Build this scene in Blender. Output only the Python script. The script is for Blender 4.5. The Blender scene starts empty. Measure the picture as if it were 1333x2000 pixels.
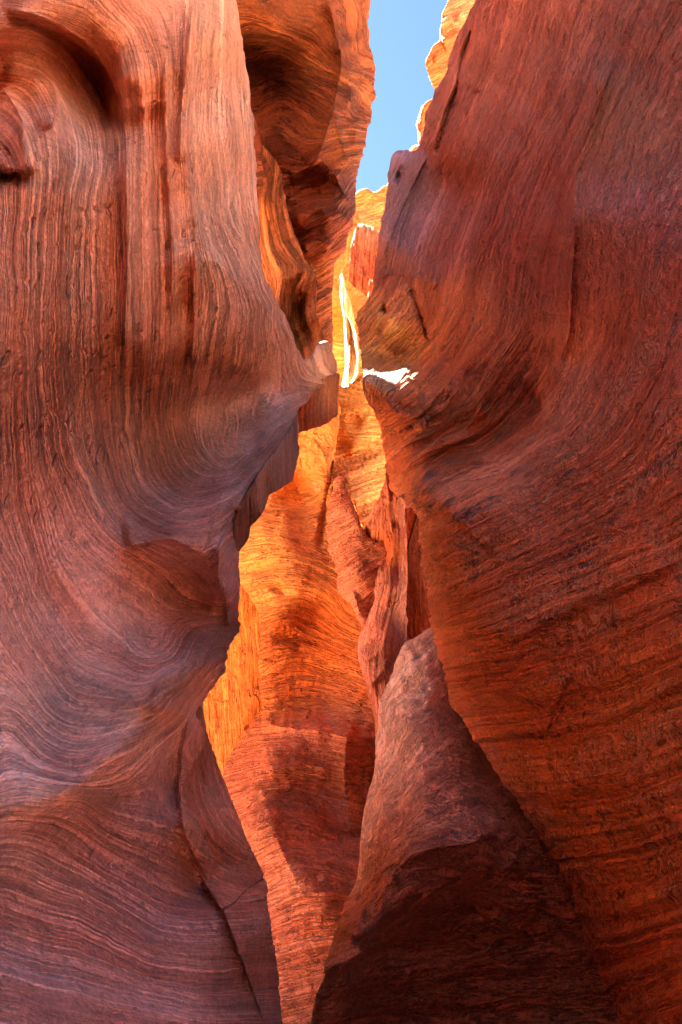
import bpy, math
import numpy as np
from math import radians, sin, cos, tan, pi

# ------------------------------------------------------------------ camera, world, sun, exposure
SC = bpy.context.scene
CAM_Z = 1.6
PITCH = radians(12.0)
FPX = 1303.0                       # focal length in photograph pixels (1333 x 2000)
cam_d = bpy.data.cameras.new('camera')
cam_d.sensor_fit = 'VERTICAL'
cam_d.angle = 2 * math.atan(1000.0 / FPX)
cam_d.clip_start = 0.02
cam_d.clip_end = 5000
cam = bpy.data.objects.new('camera', cam_d)
cam.location = (0, 0, CAM_Z)
cam.rotation_euler = (radians(90) + PITCH, 0, 0)
SC.collection.objects.link(cam)
SC.camera = cam

SUN_EL = radians(52)
SUN_AZ = radians(-57)               # clockwise from +Y (ahead) towards +X (right)
world = bpy.data.worlds.new('World')
SC.world = world
world.use_nodes = True
wn = world.node_tree.nodes
wl = world.node_tree.links
bg = wn['Background']
sky = wn.new('ShaderNodeTexSky')
sky.sky_type = 'NISHITA'
sky.sun_disc = False
sky.sun_elevation = SUN_EL
sky.sun_rotation = SUN_AZ
sky.altitude = 1300
sky.air_density = 1.0
sky.dust_density = 0.6
sky.ozone_density = 1.2
tintsky = wn.new('ShaderNodeMix')
tintsky.data_type = 'RGBA'; tintsky.blend_type = 'MULTIPLY'
tintsky.inputs[0].default_value = 1.0
tintsky.inputs[7].default_value = (0.25, 0.28, 0.255, 1)
wl.new(sky.outputs[0], tintsky.inputs[6])
wl.new(tintsky.outputs[2], bg.inputs[0])
bg.inputs[1].default_value = 0.05

sun_d = bpy.data.lights.new('sun', 'SUN')
sun_d.energy = 5.0
sun_d.angle = radians(0.5)
sun_d.color = (1.0, 0.94, 0.86)
sun = bpy.data.objects.new('sun', sun_d)
# direction to the sun
_sd = (sin(SUN_AZ) * cos(SUN_EL), cos(SUN_AZ) * cos(SUN_EL), sin(SUN_EL))
from mathutils import Vector
sun.rotation_euler = Vector(_sd).to_track_quat('Z', 'Y').to_euler()
sun.location = (0, 0, 30)
SC.collection.objects.link(sun)

SC.view_settings.view_transform = 'Standard'
SC.view_settings.look = 'None'
SC.view_settings.gamma = 1
SC.view_settings.exposure = 4.7
SC.render.engine = 'CYCLES'
SC.cycles.max_bounces = 8
SC.cycles.diffuse_bounces = 7
SC.cycles.glossy_bounces = 3
SC.cycles.use_denoising = True
SC.cycles.use_adaptive_sampling = True
SC.cycles.adaptive_threshold = 0.015
SC.cycles.sample_clamp_indirect = 12
SC.cycles.caustics_reflective = False
SC.cycles.caustics_refractive = False

# ------------------------------------------------------------------ numeric helpers
CP, SP = cos(PITCH), sin(PITCH)

def to_world(px, py, Y):
    """photograph pixel + forward distance (metres) -> world point"""
    cx = (px - 666.5) / FPX
    cy = (1000.0 - py) / FPX
    t = Y / np.maximum(CP - cy * SP, 0.15)
    return np.stack([cx * t, Y, CAM_Z + (SP + cy * CP) * t], -1)

def _hash(ix, iy, iz, seed):
    h = (ix.astype(np.int64) * 374761393 + iy.astype(np.int64) * 668265263
         + iz.astype(np.int64) * 2147483647 + seed * 974634777) & 0xffffffff
    h = ((h ^ (h >> 13)) * 1274126177) & 0xffffffff
    h = h ^ (h >> 16)
    return (h & 0xffff) / 32767.5 - 1.0

def vnoise(p, seed=0):
    """smooth value noise in [-1, 1] at points p (n, 3)"""
    i = np.floor(p)
    f = p - i
    f = f * f * f * (f * (f * 6 - 15) + 10)
    i = i.astype(np.int64)
    out = 0
    for dx in (0, 1):
        wx = f[:, 0] if dx else 1 - f[:, 0]
        for dy in (0, 1):
            wy = f[:, 1] if dy else 1 - f[:, 1]
            for dz in (0, 1):
                wz = f[:, 2] if dz else 1 - f[:, 2]
                out = out + wx * wy * wz * _hash(i[:, 0] + dx, i[:, 1] + dy, i[:, 2] + dz, seed)
    return out

def fbm(p, octaves=4, seed=0, gain=0.5):
    a, s, tot = 1.0, 0, 0.0
    for o in range(octaves):
        s = s + a * vnoise(p * (2.03 ** o) + 17.3 * o, seed + o)
        tot += a
        a *= gain
    return s / tot

def noise1(s, seed=0, octaves=3):
    p = np.zeros((len(s), 3))
    p[:, 0] = s
    p[:, 1] = seed * 3.7 + 0.5
    return fbm(p, octaves, seed)

def tps(pts, lam=1e-3):
    """thin plate spline through (x, y, value) rows; returns f(x, y)"""
    P = np.asarray(pts, float)
    X = P[:, :2] / 500.0
    v = P[:, 2]
    n = len(X)
    def U(r2):
        return 0.5 * r2 * np.log(np.maximum(r2, 1e-12))
    r2 = ((X[:, None] - X[None]) ** 2).sum(-1)
    A = np.zeros((n + 3, n + 3))
    A[:n, :n] = U(r2) + lam * np.eye(n)
    A[:n, n] = 1
    A[:n, n + 1:] = X
    A[n, :n] = 1
    A[n + 1:, :n] = X.T
    w = np.linalg.solve(A, np.concatenate([v, np.zeros(3)]))
    def f(x, y):
        x = np.asarray(x, float).ravel() / 500.0
        y = np.asarray(y, float).ravel() / 500.0
        out = np.empty(len(x))
        for a in range(0, len(x), 20000):
            xs, ys = x[a:a + 20000], y[a:a + 20000]
            r2 = (xs[:, None] - X[None, :, 0]) ** 2 + (ys[:, None] - X[None, :, 1]) ** 2
            out[a:a + 20000] = U(r2) @ w[:n] + w[n] + xs * w[n + 1] + ys * w[n + 2]
        return out
    return f

def curves_to_pts(curves, step=60):
    """[(value, [(x, y), ...])] -> rows along each curve"""
    rows = []
    for v, c in curves:
        c = np.asarray(c, float)
        for k in range(len(c) - 1):
            d = np.hypot(*(c[k + 1] - c[k]))
            m = max(1, int(d / step))
            for t in range(m):
                p = c[k] + (c[k + 1] - c[k]) * t / m
                rows.append((p[0], p[1], v))
        rows.append((c[-1][0], c[-1][1], v))
    return rows

def smooth_line(c, step=4.0, sigma=5.0, closed=False):
    """resample a polyline evenly and soften its corners"""
    c = np.asarray(c, float)
    if closed:
        c = np.vstack([c, c[:1]])
    seg = np.hypot(*(c[1:] - c[:-1]).T)
    L = np.concatenate([[0], np.cumsum(seg)])
    n = max(8, int(L[-1] / step))
    t = np.linspace(0, L[-1], n, endpoint=not closed)
    r = np.stack([np.interp(t, L, c[:, 0]), np.interp(t, L, c[:, 1])], -1)
    k = int(3 * sigma / step) + 1
    g = np.exp(-0.5 * (np.arange(-k, k + 1) * step / sigma) ** 2)
    g /= g.sum()
    if closed:
        e = np.concatenate([r[-k:], r, r[:k]])
    else:
        e = np.concatenate([np.repeat(r[:1], k, 0), r, np.repeat(r[-1:], k, 0)])
    return np.stack([np.convolve(e[:, j], g, 'valid') for j in (0, 1)], -1)

def line_dist(px, py, line, reach):
    """signed distance to a polyline (positive on its right-hand side going along it, y down) and the place along it 0..1"""
    line = smooth_line(line, step=14, sigma=10)
    d = np.full(len(px), 1e9)
    sgn = np.ones(len(px))
    tt = np.zeros(len(px))
    lo = line.min(0) - reach
    hi = line.max(0) + reach
    m = np.nonzero((px > lo[0]) & (px < hi[0]) & (py > lo[1]) & (py < hi[1]))[0]
    if len(m) == 0:
        return d, tt
    x, y = px[m], py[m]
    bd = np.full(len(m), 1e9); bs = np.ones(len(m)); bt = np.zeros(len(m))
    n = len(line) - 1
    for k in range(n):
        ax, ay = line[k]
        bx, by = line[k + 1]
        ex, ey = bx - ax, by - ay
        q = np.clip(((x - ax) * ex + (y - ay) * ey) / (ex * ex + ey * ey + 1e-9), 0, 1)
        dx, dy = x - ax - q * ex, y - ay - q * ey
        dd = np.hypot(dx, dy)
        u = dd < bd
        bd[u] = dd[u]
        bs[u] = np.sign(ex * dy - ey * dx)[u]     # y down: positive = right hand side as seen in the picture
        bt[u] = ((k + q) / n)[u]
    d[m] = bd * bs
    tt[m] = bt
    return d, tt

def crest(line, amp, wl, wr, fade=0.12):
    """a sharp-crested ridge (amp > 0 towards the viewer, metres); wl / wr = half widths in pixels on the left / right of the line"""
    reach = 4 * max(wl, wr)
    def f(px, py):
        d, t = line_dist(px, py, line, reach)
        w = np.where(d > 0, wr, wl)
        e = np.clip(np.minimum(t, 1 - t) / fade, 0, 1)
        return -amp * np.exp(-np.abs(d) / w) * e * e * (3 - 2 * e)
    return f

def step(line, amp, w, reach, fade=0.12):
    """right-hand side of the line moved back by amp, dying away after reach pixels"""
    def f(px, py):
        d, t = line_dist(px, py, line, reach * 3)
        e = np.clip(np.minimum(t, 1 - t) / fade, 0, 1)
        e = e * e * (3 - 2 * e)
        s = 1 / (1 + np.exp(-np.clip(d / w, -30, 30)))
        return amp * e * s * np.exp(-np.maximum(d, 0) / reach)
    return f

def amp(g, a):
    return lambda px, py: a * g(px, py)

def bump_at(x, y, rx, ry, amp, rot=0):
    c_, s_ = cos(radians(rot)), sin(radians(rot))
    def f(px, py):
        u = ((px - x) * c_ + (py - y) * s_) / rx
        v = (-(px - x) * s_ + (py - y) * c_) / ry
        return -amp * np.exp(-(u * u + v * v))
    return f

# ------------------------------------------------------------------ rock builder
def make_mesh(name, verts, faces4, faces3, attrs):
    me = bpy.data.meshes.new(name)
    nv, n4, n3 = len(verts), len(faces4), len(faces3)
    me.vertices.add(nv)
    me.vertices.foreach_set('co', np.ascontiguousarray(verts, np.float32).ravel())
    me.loops.add(n4 * 4 + n3 * 3)
    me.loops.foreach_set('vertex_index', np.concatenate([np.asarray(faces4, np.int32).ravel(), np.asarray(faces3, np.int32).ravel()]).astype(np.int32))
    me.polygons.add(n4 + n3)
    st = np.concatenate([np.arange(n4) * 4, n4 * 4 + np.arange(n3) * 3]).astype(np.int32)
    me.polygons.foreach_set('loop_start', st)
    me.polygons.foreach_set('use_smooth', np.ones(n4 + n3, bool))
    me.update(calc_edges=True)
    me.validate()
    for k, v in attrs.items():
        if v.ndim == 1:
            a = me.attributes.new(k, 'FLOAT', 'POINT')
            a.data.foreach_set('value', v.astype(np.float32))
        else:
            a = me.attributes.new(k, 'FLOAT_COLOR', 'POINT')
            c4 = np.ones((len(v), 4), np.float32)
            c4[:, :3] = v
            a.data.foreach_set('color', c4.ravel())
    return me

def axis(lo, hi, f0, f1, st):
    a = [np.arange(max(lo, f0), min(hi, f1) + st, st)]
    x = a[0][0]; s = st; pre = []
    while x > lo:
        s *= 1.18; x -= s; pre.append(x)
    x = a[0][-1]; s = st; post = []
    while x < hi:
        s *= 1.18; x += s; post.append(x)
    return np.concatenate([np.array(pre[::-1]), a[0], np.array(post)])

def inside_rows(xs, ys, poly):
    """scanline point in polygon on a grid (rows y, columns x)"""
    out = np.zeros((len(ys), len(xs)), bool)
    a = poly
    b = np.roll(poly, -1, 0)
    for j, y in enumerate(ys):
        c = (a[:, 1] <= y) != (b[:, 1] <= y)
        if not c.any():
            continue
        xx = a[c, 0] + (y - a[c, 1]) * (b[c, 0] - a[c, 0]) / (b[c, 1] - a[c, 1])
        out[j] = (np.searchsorted(np.sort(xx), xs) % 2) == 1
    return out

TINT_GAIN = 1.25
DEPTH = {}

def ledge_mask(px, py, masks):
    num = np.zeros(len(px)); den = np.zeros(len(px))
    for (tx, ty, mv) in masks['groove']:
        w = 1.0 / (((px - tx) ** 2 + (py - ty) ** 2) / 1e4 + 0.05) ** 2
        num += w * mv; den += w
    return 0.12 + 0.88 * num / den

def rock(name, label, cat, poly, depth, feats=(), strata=None, tint=None, mat=None, st=3.0, jit=1.6, sig=5.0,
         rr=40, rk=1.0, back=1.2, inset=0.25, sfine=0.004, rough=0.012, seed=1, masks=None, sat=1.35, gain=1.0, bandf=0.03, ledge=None, pits=(), exag=1.0, outer=None, parent=None, group=None, kind=None, lam=1e-3, sfreq=0.05):
    P = smooth_line(poly, 4.0, sig, closed=True)
    # natural raggedness of the outline
    tang = np.roll(P, -1, 0) - np.roll(P, 1, 0)
    tang /= np.hypot(*tang.T)[:, None] + 1e-9
    q = np.column_stack([P / 23.0, np.full(len(P), seed * 7.1)])
    q2 = np.column_stack([P / 7.0, np.full(len(P), seed * 7.1)])
    off = jit * (fbm(q, 2, seed) * 1.4 + 0.55 * vnoise(q2, seed + 5))
    P = P + np.column_stack([tang[:, 1], -tang[:, 0]]) * off[:, None]
    area = 0.5 * np.sum(P[:, 0] * np.roll(P[:, 1], -1) - np.roll(P[:, 0], -1) * P[:, 1])
    lo, hi = P.min(0), P.max(0)
    xs = axis(lo[0], hi[0], -24, 1357, st)
    ys = axis(lo[1], hi[1], -24, 2024, st)
    ins = inside_rows(xs, ys, P)
    ny, nx = ins.shape
    quad = ins[:-1, :-1] | ins[1:, :-1] | ins[:-1, 1:] | ins[1:, 1:]
    # drop cells that touch the outline only with a corner
    used = np.zeros_like(ins)
    used[:-1, :-1] |= quad; used[1:, :-1] |= quad; used[:-1, 1:] |= quad; used[1:, 1:] |= quad
    idx = -np.ones(ins.shape, int)
    idx[used] = np.arange(used.sum())
    X, Yp = np.meshgrid(xs, ys)
    px, py = X[used].copy(), Yp[used].copy()
    outv = ~ins[used]
    # distance to the outline
    Pn = np.roll(P, -1, 0)
    dist = np.empty(len(px))
    for a in range(0, len(px), 8000):
        dx = px[a:a + 8000, None] - P[None, :, 0]
        dy = py[a:a + 8000, None] - P[None, :, 1]
        dist[a:a + 8000] = np.sqrt((dx * dx + dy * dy).min(1))
    o = np.nonzero(outv)[0]
    for a in range(0, len(o), 3000):
        oo = o[a:a + 3000]
        e = Pn - P
        l2 = (e ** 2).sum(1) + 1e-9
        tx = px[oo, None] - P[None, :, 0]
        ty = py[oo, None] - P[None, :, 1]
        t = np.clip((tx * e[None, :, 0] + ty * e[None, :, 1]) / l2, 0, 1)
        qx = P[None, :, 0] + t * e[None, :, 0]
        qy = P[None, :, 1] + t * e[None, :, 1]
        k = ((px[oo, None] - qx) ** 2 + (py[oo, None] - qy) ** 2).argmin(1)
        r = np.arange(len(oo))
        px[oo], py[oo] = qx[r, k], qy[r, k]
    dist[outv] = 0
    I = idx
    f4 = np.stack([I[:-1, :-1][quad], I[1:, :-1][quad], I[1:, 1:][quad], I[:-1, 1:][quad]], -1)
    # ---- depth
    if exag != 1.0:
        q_ = np.asarray(depth, float)
        u_, v_ = q_[:, 0] / 1000, q_[:, 1] / 1000
        Q = np.stack([np.ones(len(q_)), u_, v_, u_ * u_, u_ * v_, v_ * v_], -1)
        fit = Q @ np.linalg.lstsq(Q, q_[:, 2], rcond=None)[0]
        q_[:, 2] = fit + exag * (q_[:, 2] - fit)
        depth = q_
    D = tps(depth, lam)
    Y = D(px, py)
    dmin, dmax = min(p[2] for p in depth), max(p[2] for p in depth)
    Y = np.clip(Y, dmin * 0.75, dmax * 1.3)
    for g in feats:
        Y = Y + g(px, py)
    DEPTH[label[:24] if label else name] = lambda x, y, D=D, feats=feats: D(np.array([x], float), np.array([y], float))[0] + sum(g(np.array([x], float), np.array([y], float))[0] for g in feats)
    S = tps(curves_to_pts(strata), 3e-3)(px, py) if strata else py.copy()
    W0 = to_world(px, py, Y)
    if rr > 0:
        t = np.clip(1 - dist / rr, 0, 1)
        Y = Y + rk * rr * Y / FPX * (1 - np.sqrt(np.maximum(1 - t * t, 0)))
    # ---- boundary loops
    e = np.concatenate([f4[:, [0, 1]], f4[:, [1, 2]], f4[:, [2, 3]], f4[:, [3, 0]]])
    key = np.minimum(e[:, 0], e[:, 1]).astype(np.int64) * (len(px) + 1) + np.maximum(e[:, 0], e[:, 1])
    _, inv, cnt = np.unique(key, return_inverse=True, return_counts=True)
    be = e[cnt[inv] == 1]
    bv = np.unique(be)
    # inward direction at boundary vertices
    nrm = np.zeros((len(px), 2))
    ex = px[be[:, 1]] - px[be[:, 0]]
    ey = py[be[:, 1]] - py[be[:, 0]]
    # faces are wound so that the interior lies on a fixed side of each boundary edge
    for c in (0, 1):
        np.add.at(nrm, be[:, c], np.column_stack([ey, -ex]))
    for _ in range(6):
        s2 = nrm.copy()
        np.add.at(s2, be[:, 0], nrm[be[:, 1]])
        np.add.at(s2, be[:, 1], nrm[be[:, 0]])
        s2 /= np.hypot(*s2.T)[:, None] + 1e-9
        nrm = np.where(np.isin(np.arange(len(px)), bv)[:, None], s2, 0)
    # sign check
    tst = bv[:: max(1, len(bv) // 60)]
    c0 = inside_pts(px[tst] + 6 * nrm[tst, 0], py[tst] + 6 * nrm[tst, 1], P)
    if c0.mean() < 0.5:
        nrm = -nrm
    W = to_world(px, py, Y)
    # relief: displacement along the surface normals
    me0 = make_mesh('tmp', W, f4, np.zeros((0, 3), int), {})
    N = np.empty(len(W) * 3, np.float32)
    me0.vertices.foreach_get('normal', N)
    N = N.reshape(-1, 3).astype(float)
    bpy.data.meshes.remove(me0)
    view = np.array([0, 0, CAM_Z]) - W
    if ((N * view).sum(1) > 0).mean() < 0.5:
        N = -N; f4 = f4[:, ::-1]
    ms = Y / 2.5                                   # detail grows with distance
    h = rough * fbm(W / (0.22 * ms[:, None]) , 4, seed + 11) * ms
    h += rough * 0.35 * fbm(W / (0.05 * ms[:, None]), 3, seed + 31) * ms
    n1 = noise1(S * sfreq * 1.6 + 0.3 * fbm(W / (0.4 * ms[:, None]), 2, seed + 5), seed + 40, 2)
    gm = 0.35 + 0.65 * np.clip(0.5 + 1.2 * fbm(W / (0.5 * ms[:, None]), 2, seed + 61), 0, 1)
    h -= sfine * 1.1 * np.exp(-(n1 / 0.09) ** 2) * gm * ms
    if masks and 'ribs' in masks:
        rm = ledge_mask(px, py, {'groove': masks['ribs']}) - 0.12
        nr = noise1(S / 34.0 + 0.15 * fbm(W / 0.5, 2, seed + 2), seed + 13, 2)
        h += 0.10 * rm * (np.exp(-(nr / 0.16) ** 2) - 0.4)
    if ledge is not None:
        gmk = ledge_mask(px, py, masks) if masks and 'groove' in masks else 1.0
        wv = 0.14 * fbm(W / (0.6 * ms[:, None]), 2, seed + 7) + 0.06 * fbm(W / (0.12 * ms[:, None]), 2, seed + 8)
        for lam_, am_, e_ in ((ledge[1], ledge[0], 0), (ledge[1] * 3.7, ledge[0] * 2.4, 1)):
            ph = S / lam_ + 1.6 * noise1(S / lam_ * 0.35, seed + 20 + e_, 2) + wv * (1.0 if e_ == 0 else 0.6)
            cell = np.floor(ph)
            fr = ph - cell
            hsh = 0.5 + 0.5 * _hash(cell, cell * 0 + 3, cell * 0 + e_, seed + 9)
            prof = np.where(fr < 0.82, fr / 0.82, (1 - fr) / 0.18) - 0.5
            along = 0.35 + 0.65 * np.clip(0.5 + 1.6 * fbm(W / (0.7 * ms[:, None]) + hsh[:, None] * 9, 2, seed + 23), 0, 1)
            h += am_ * (0.25 + hsh ** 2) * prof * along * gmk * ms
    h += sfine * noise1(S * sfreq + 0.4 * fbm(W / (0.5 * ms[:, None]), 2, seed + 3), seed, 4) * ms
    rg_ = np.random.RandomState(seed + 100)
    for (bx0, by0, bx1, by1, npit, a0, a1, dp) in pits:
        for _ in range(npit):
            cx_, cy_ = rg_.uniform(bx0, bx1), rg_.uniform(by0, by1)
            a_ = a0 + (a1 - a0) * rg_.rand() ** 2.5
            b_ = a_ * rg_.uniform(1.1, 2.4)
            tl = rg_.uniform(-0.25, 0.25)
            mm = np.nonzero((np.abs(px - cx_) < 3 * a_ + 2) & (np.abs(py - cy_) < 3 * b_ + 2))[0]
            if len(mm) == 0: continue
            uu = (px[mm] - cx_ - tl * (py[mm] - cy_)) / a_
            vv = (py[mm] - cy_) / b_
            vv = np.where(vv < 0, vv * 1.5, vv)
            h[mm] -= dp * a_ / 4.0 * np.exp(-(uu * uu + vv * vv) ** 1.5) * ms[mm]
    W = W + N * h[:, None]
    # ---- skirt: the rock goes on round its edge and back
    verts = [W]; ss = [S]; pxs = [px]; pys = [py]
    rings = [(0.02, 0.06), (0.08, 0.22), (0.22, 0.5), (0.5, 0.8), (1.0, 1.0)]
    remap_prev = {}
    prev = bv
    pos = {v: i for i, v in enumerate(bv)}
    loc = np.full(len(px), -1); loc[bv] = np.arange(len(bv))
    be_l = loc[be]
    nbase = len(px)
    f_all = [f4]
    ref = Y[bv]
    # never further in than half the local thickness
    lim = np.full(len(bv), 4.0)
    alive = np.ones(len(bv), bool)
    for dd in (8, 16, 24, 32, 48, 64, 90, 120, 160, 220, 300, 400, 520):
        alive &= inside_pts(px[bv] + dd * nrm[bv, 0], py[bv] + dd * nrm[bv, 1], P)
        lim[alive] = dd
    ipx = np.minimum(inset * 500, 0.45 * lim)
    for _ in range(12):                          # keep neighbouring insets alike
        acc = np.zeros(len(bv)); nn = np.zeros(len(bv))
        for c0_, c1_ in ((0, 1), (1, 0)):
            np.add.at(acc, loc[be[:, c0_]], ipx[loc[be[:, c1_]]]); np.add.at(nn, loc[be[:, c0_]], 1)
        ipx = np.minimum(ipx, acc / np.maximum(nn, 1))
    for k, (a, b) in enumerate(rings):
        qx = px[bv] + nrm[bv, 0] * ipx * a
        qy = py[bv] + nrm[bv, 1] * ipx * a
        Yk = ref + (back(px[bv]) if callable(back) else back) * b
        Wk = to_world(qx, qy, Yk)
        Wk += (0.06 * b) * np.stack([fbm(Wk / 0.5, 3, seed + 50 + j) for j in range(3)], -1)
        if outer is not None:
            om = outer[0](px[bv], py[bv])
            Wo = W[bv] + np.array([np.interp(a, outer[1], c) for c in outer[2]])
            Wo[:, 2] -= 3.0 * min(1.0, a * 12) * np.clip((1.5 - W[bv][:, 2]) / 0.6, 0, 1)
            Wk[om] = Wo[om]
        foot = (py[bv] > 2380)                       # the walls go down into the floor
        if outer is not None: foot &= ~om
        Wk[foot] = W[bv][foot] + np.array([0, 0.1 * a, -3.0 * min(1.0, a * 2)])
        verts.append(Wk); ss.append(S[bv] + 30 * b); pxs.append(px[bv]); pys.append(py[bv])
        cur = nbase + np.arange(len(bv))
        nbase += len(bv)
        f_all.append(np.stack([prev[be_l[:, 0]], cur[be_l[:, 0]], cur[be_l[:, 1]], prev[be_l[:, 1]]], -1))
        prev = cur
    # close the back with a fan to one centre point
    cw = verts[-1].mean(0)
    verts.append(cw[None]); ss.append(np.array([S.mean()])); pxs.append(np.array([px.mean()])); pys.append(np.array([py.mean()]))
    f3 = np.stack([prev[be_l[:, 0]], np.full(len(be), nbase), prev[be_l[:, 1]]], -1)
    if outer is not None or callable(back):
        f3 = f3[:0]
    V = np.vstack(verts)
    S_all = np.concatenate(ss)
    X_all, Y_all = np.concatenate(pxs), np.concatenate(pys)
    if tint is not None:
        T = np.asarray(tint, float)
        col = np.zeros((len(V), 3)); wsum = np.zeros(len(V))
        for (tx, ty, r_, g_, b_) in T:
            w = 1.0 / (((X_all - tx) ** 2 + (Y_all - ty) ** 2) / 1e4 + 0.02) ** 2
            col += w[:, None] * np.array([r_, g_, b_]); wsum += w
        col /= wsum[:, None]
    else:
        col = np.tile([0.42, 0.17, 0.09], (len(V), 1))
    mx = col.max(1, keepdims=True)
    col = mx * (col / mx) ** sat
    un = ref.mean() / 2.5
    slow = np.stack([0.5 + 0.36 * fbm(V * 2.2 / un, 4, seed + 71, 0.6), 0.5 + 0.36 * fbm(V * 3.5 / un + 9.1, 5, seed + 83, 0.65), np.zeros(len(V))], -1)
    slow[:, 2] = 0.5 + 0.36 * noise1((S_all + 26 * (slow[:, 0] - 0.5)) * bandf, seed + 91, 3)
    at = {'strata': S_all, 'tint': np.minimum(col * TINT_GAIN * gain, 0.9), 'slow': slow}
    for mk, mp in (masks or {}).items():
        num = np.zeros(len(V)); den = np.zeros(len(V))
        for (tx, ty, mv) in mp:
            w = 1.0 / (((X_all - tx) ** 2 + (Y_all - ty) ** 2) / 1e4 + 0.05) ** 2
            num += w * mv; den += w
        at[mk] = num / den
    me = make_mesh(name, V, np.vstack(f_all), f3, at)
    ob = bpy.data.objects.new(name, me)
    SC.collection.objects.link(ob)
    if mat: me.materials.append(mat)
    if parent is not None:
        ob.parent = parent
        if label: ob['label'] = label
    else:
        ob['label'] = label
        ob['category'] = cat
        ob['kind'] = 'thing'
        if group: ob['group'] = group
        if kind: ob['kind'] = kind
    return ob

def inside_pts(x, y, poly):
    a = poly; b = np.roll(poly, -1, 0)
    c = (a[None, :, 1] <= y[:, None]) != (b[None, :, 1] <= y[:, None])
    xx = a[None, :, 0] + (y[:, None] - a[None, :, 1]) * (b - a)[None, :, 0] / ((b - a)[None, :, 1] + 1e-12)
    return ((c & (xx > x[:, None])).sum(1) % 2) == 1

# ------------------------------------------------------------------ materials
class NT:
    def __init__(self, name):
        self.m = bpy.data.materials.new(name)
        self.m.use_nodes = True
        self.t = self.m.node_tree
        self.b = self.t.nodes['Principled BSDF']
    def n(self, typ, **kw):
        nd = self.t.nodes.new(typ)
        for k, v in kw.items():
            if hasattr(nd, k) and not k[0].isupper():
                setattr(nd, k, v)
            else:
                self.put(nd.inputs[k], v)
        return nd
    def put(self, sock, v):
        if isinstance(v, bpy.types.NodeSocket):
            self.t.links.new(v, sock)
        else:
            sock.default_value = v
    def math(self, op, a, b=None, c=None, clamp=False):
        nd = self.t.nodes.new('ShaderNodeMath')
        nd.operation = op
        nd.use_clamp = clamp
        for i, v in enumerate((a, b, c)):
            if v is not None: self.put(nd.inputs[i], v)
        return nd.outputs[0]
    def attr(self, name, out='Fac'):
        nd = self.t.nodes.new('ShaderNodeAttribute')
        nd.attribute_name = name
        return nd.outputs[out]
    def noise(self, vec=None, w=None, scale=5, detail=4, rough=0.55, dist=0, dim='3D', out='Fac'):
        nd = self.t.nodes.new('ShaderNodeTexNoise')
        nd.noise_dimensions = dim
        if vec is not None: self.put(nd.inputs['Vector'], vec)
        if w is not None: self.put(nd.inputs['W'], w)
        nd.inputs['Scale'].default_value = scale
        nd.inputs['Detail'].default_value = detail
        nd.inputs['Roughness'].default_value = rough
        nd.inputs['Distortion'].default_value = dist
        return nd.outputs[out]
    def ramp(self, fac, lo, hi, a=0.0, b=1.0, smooth=True):
        nd = self.t.nodes.new('ShaderNodeMapRange')
        nd.interpolation_type = 'SMOOTHSTEP' if smooth else 'LINEAR'
        self.put(nd.inputs[0], fac)
        for i, v in zip((1, 2, 3, 4), (lo, hi, a, b)): self.put(nd.inputs[i], v)
        return nd.outputs[0]
    def mix(self, fac, a, b, mode='MIX'):
        nd = self.t.nodes.new('ShaderNodeMix')
        nd.data_type = 'RGBA'
        nd.blend_type = mode
        self.put(nd.inputs[0], fac)
        for s, v in ((nd.inputs[6], a), (nd.inputs[7], b)):
            if isinstance(v, tuple) and len(v) == 3: v = v + (1,)
            self.put(s, v)
        return nd.outputs[2]
    def scale_col(self, col, fac):
        nd = self.t.nodes.new('ShaderNodeVectorMath')
        nd.operation = 'SCALE'
        self.put(nd.inputs[0], col)
        self.put(nd.inputs['Scale'], fac)
        return nd.outputs[0]

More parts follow.
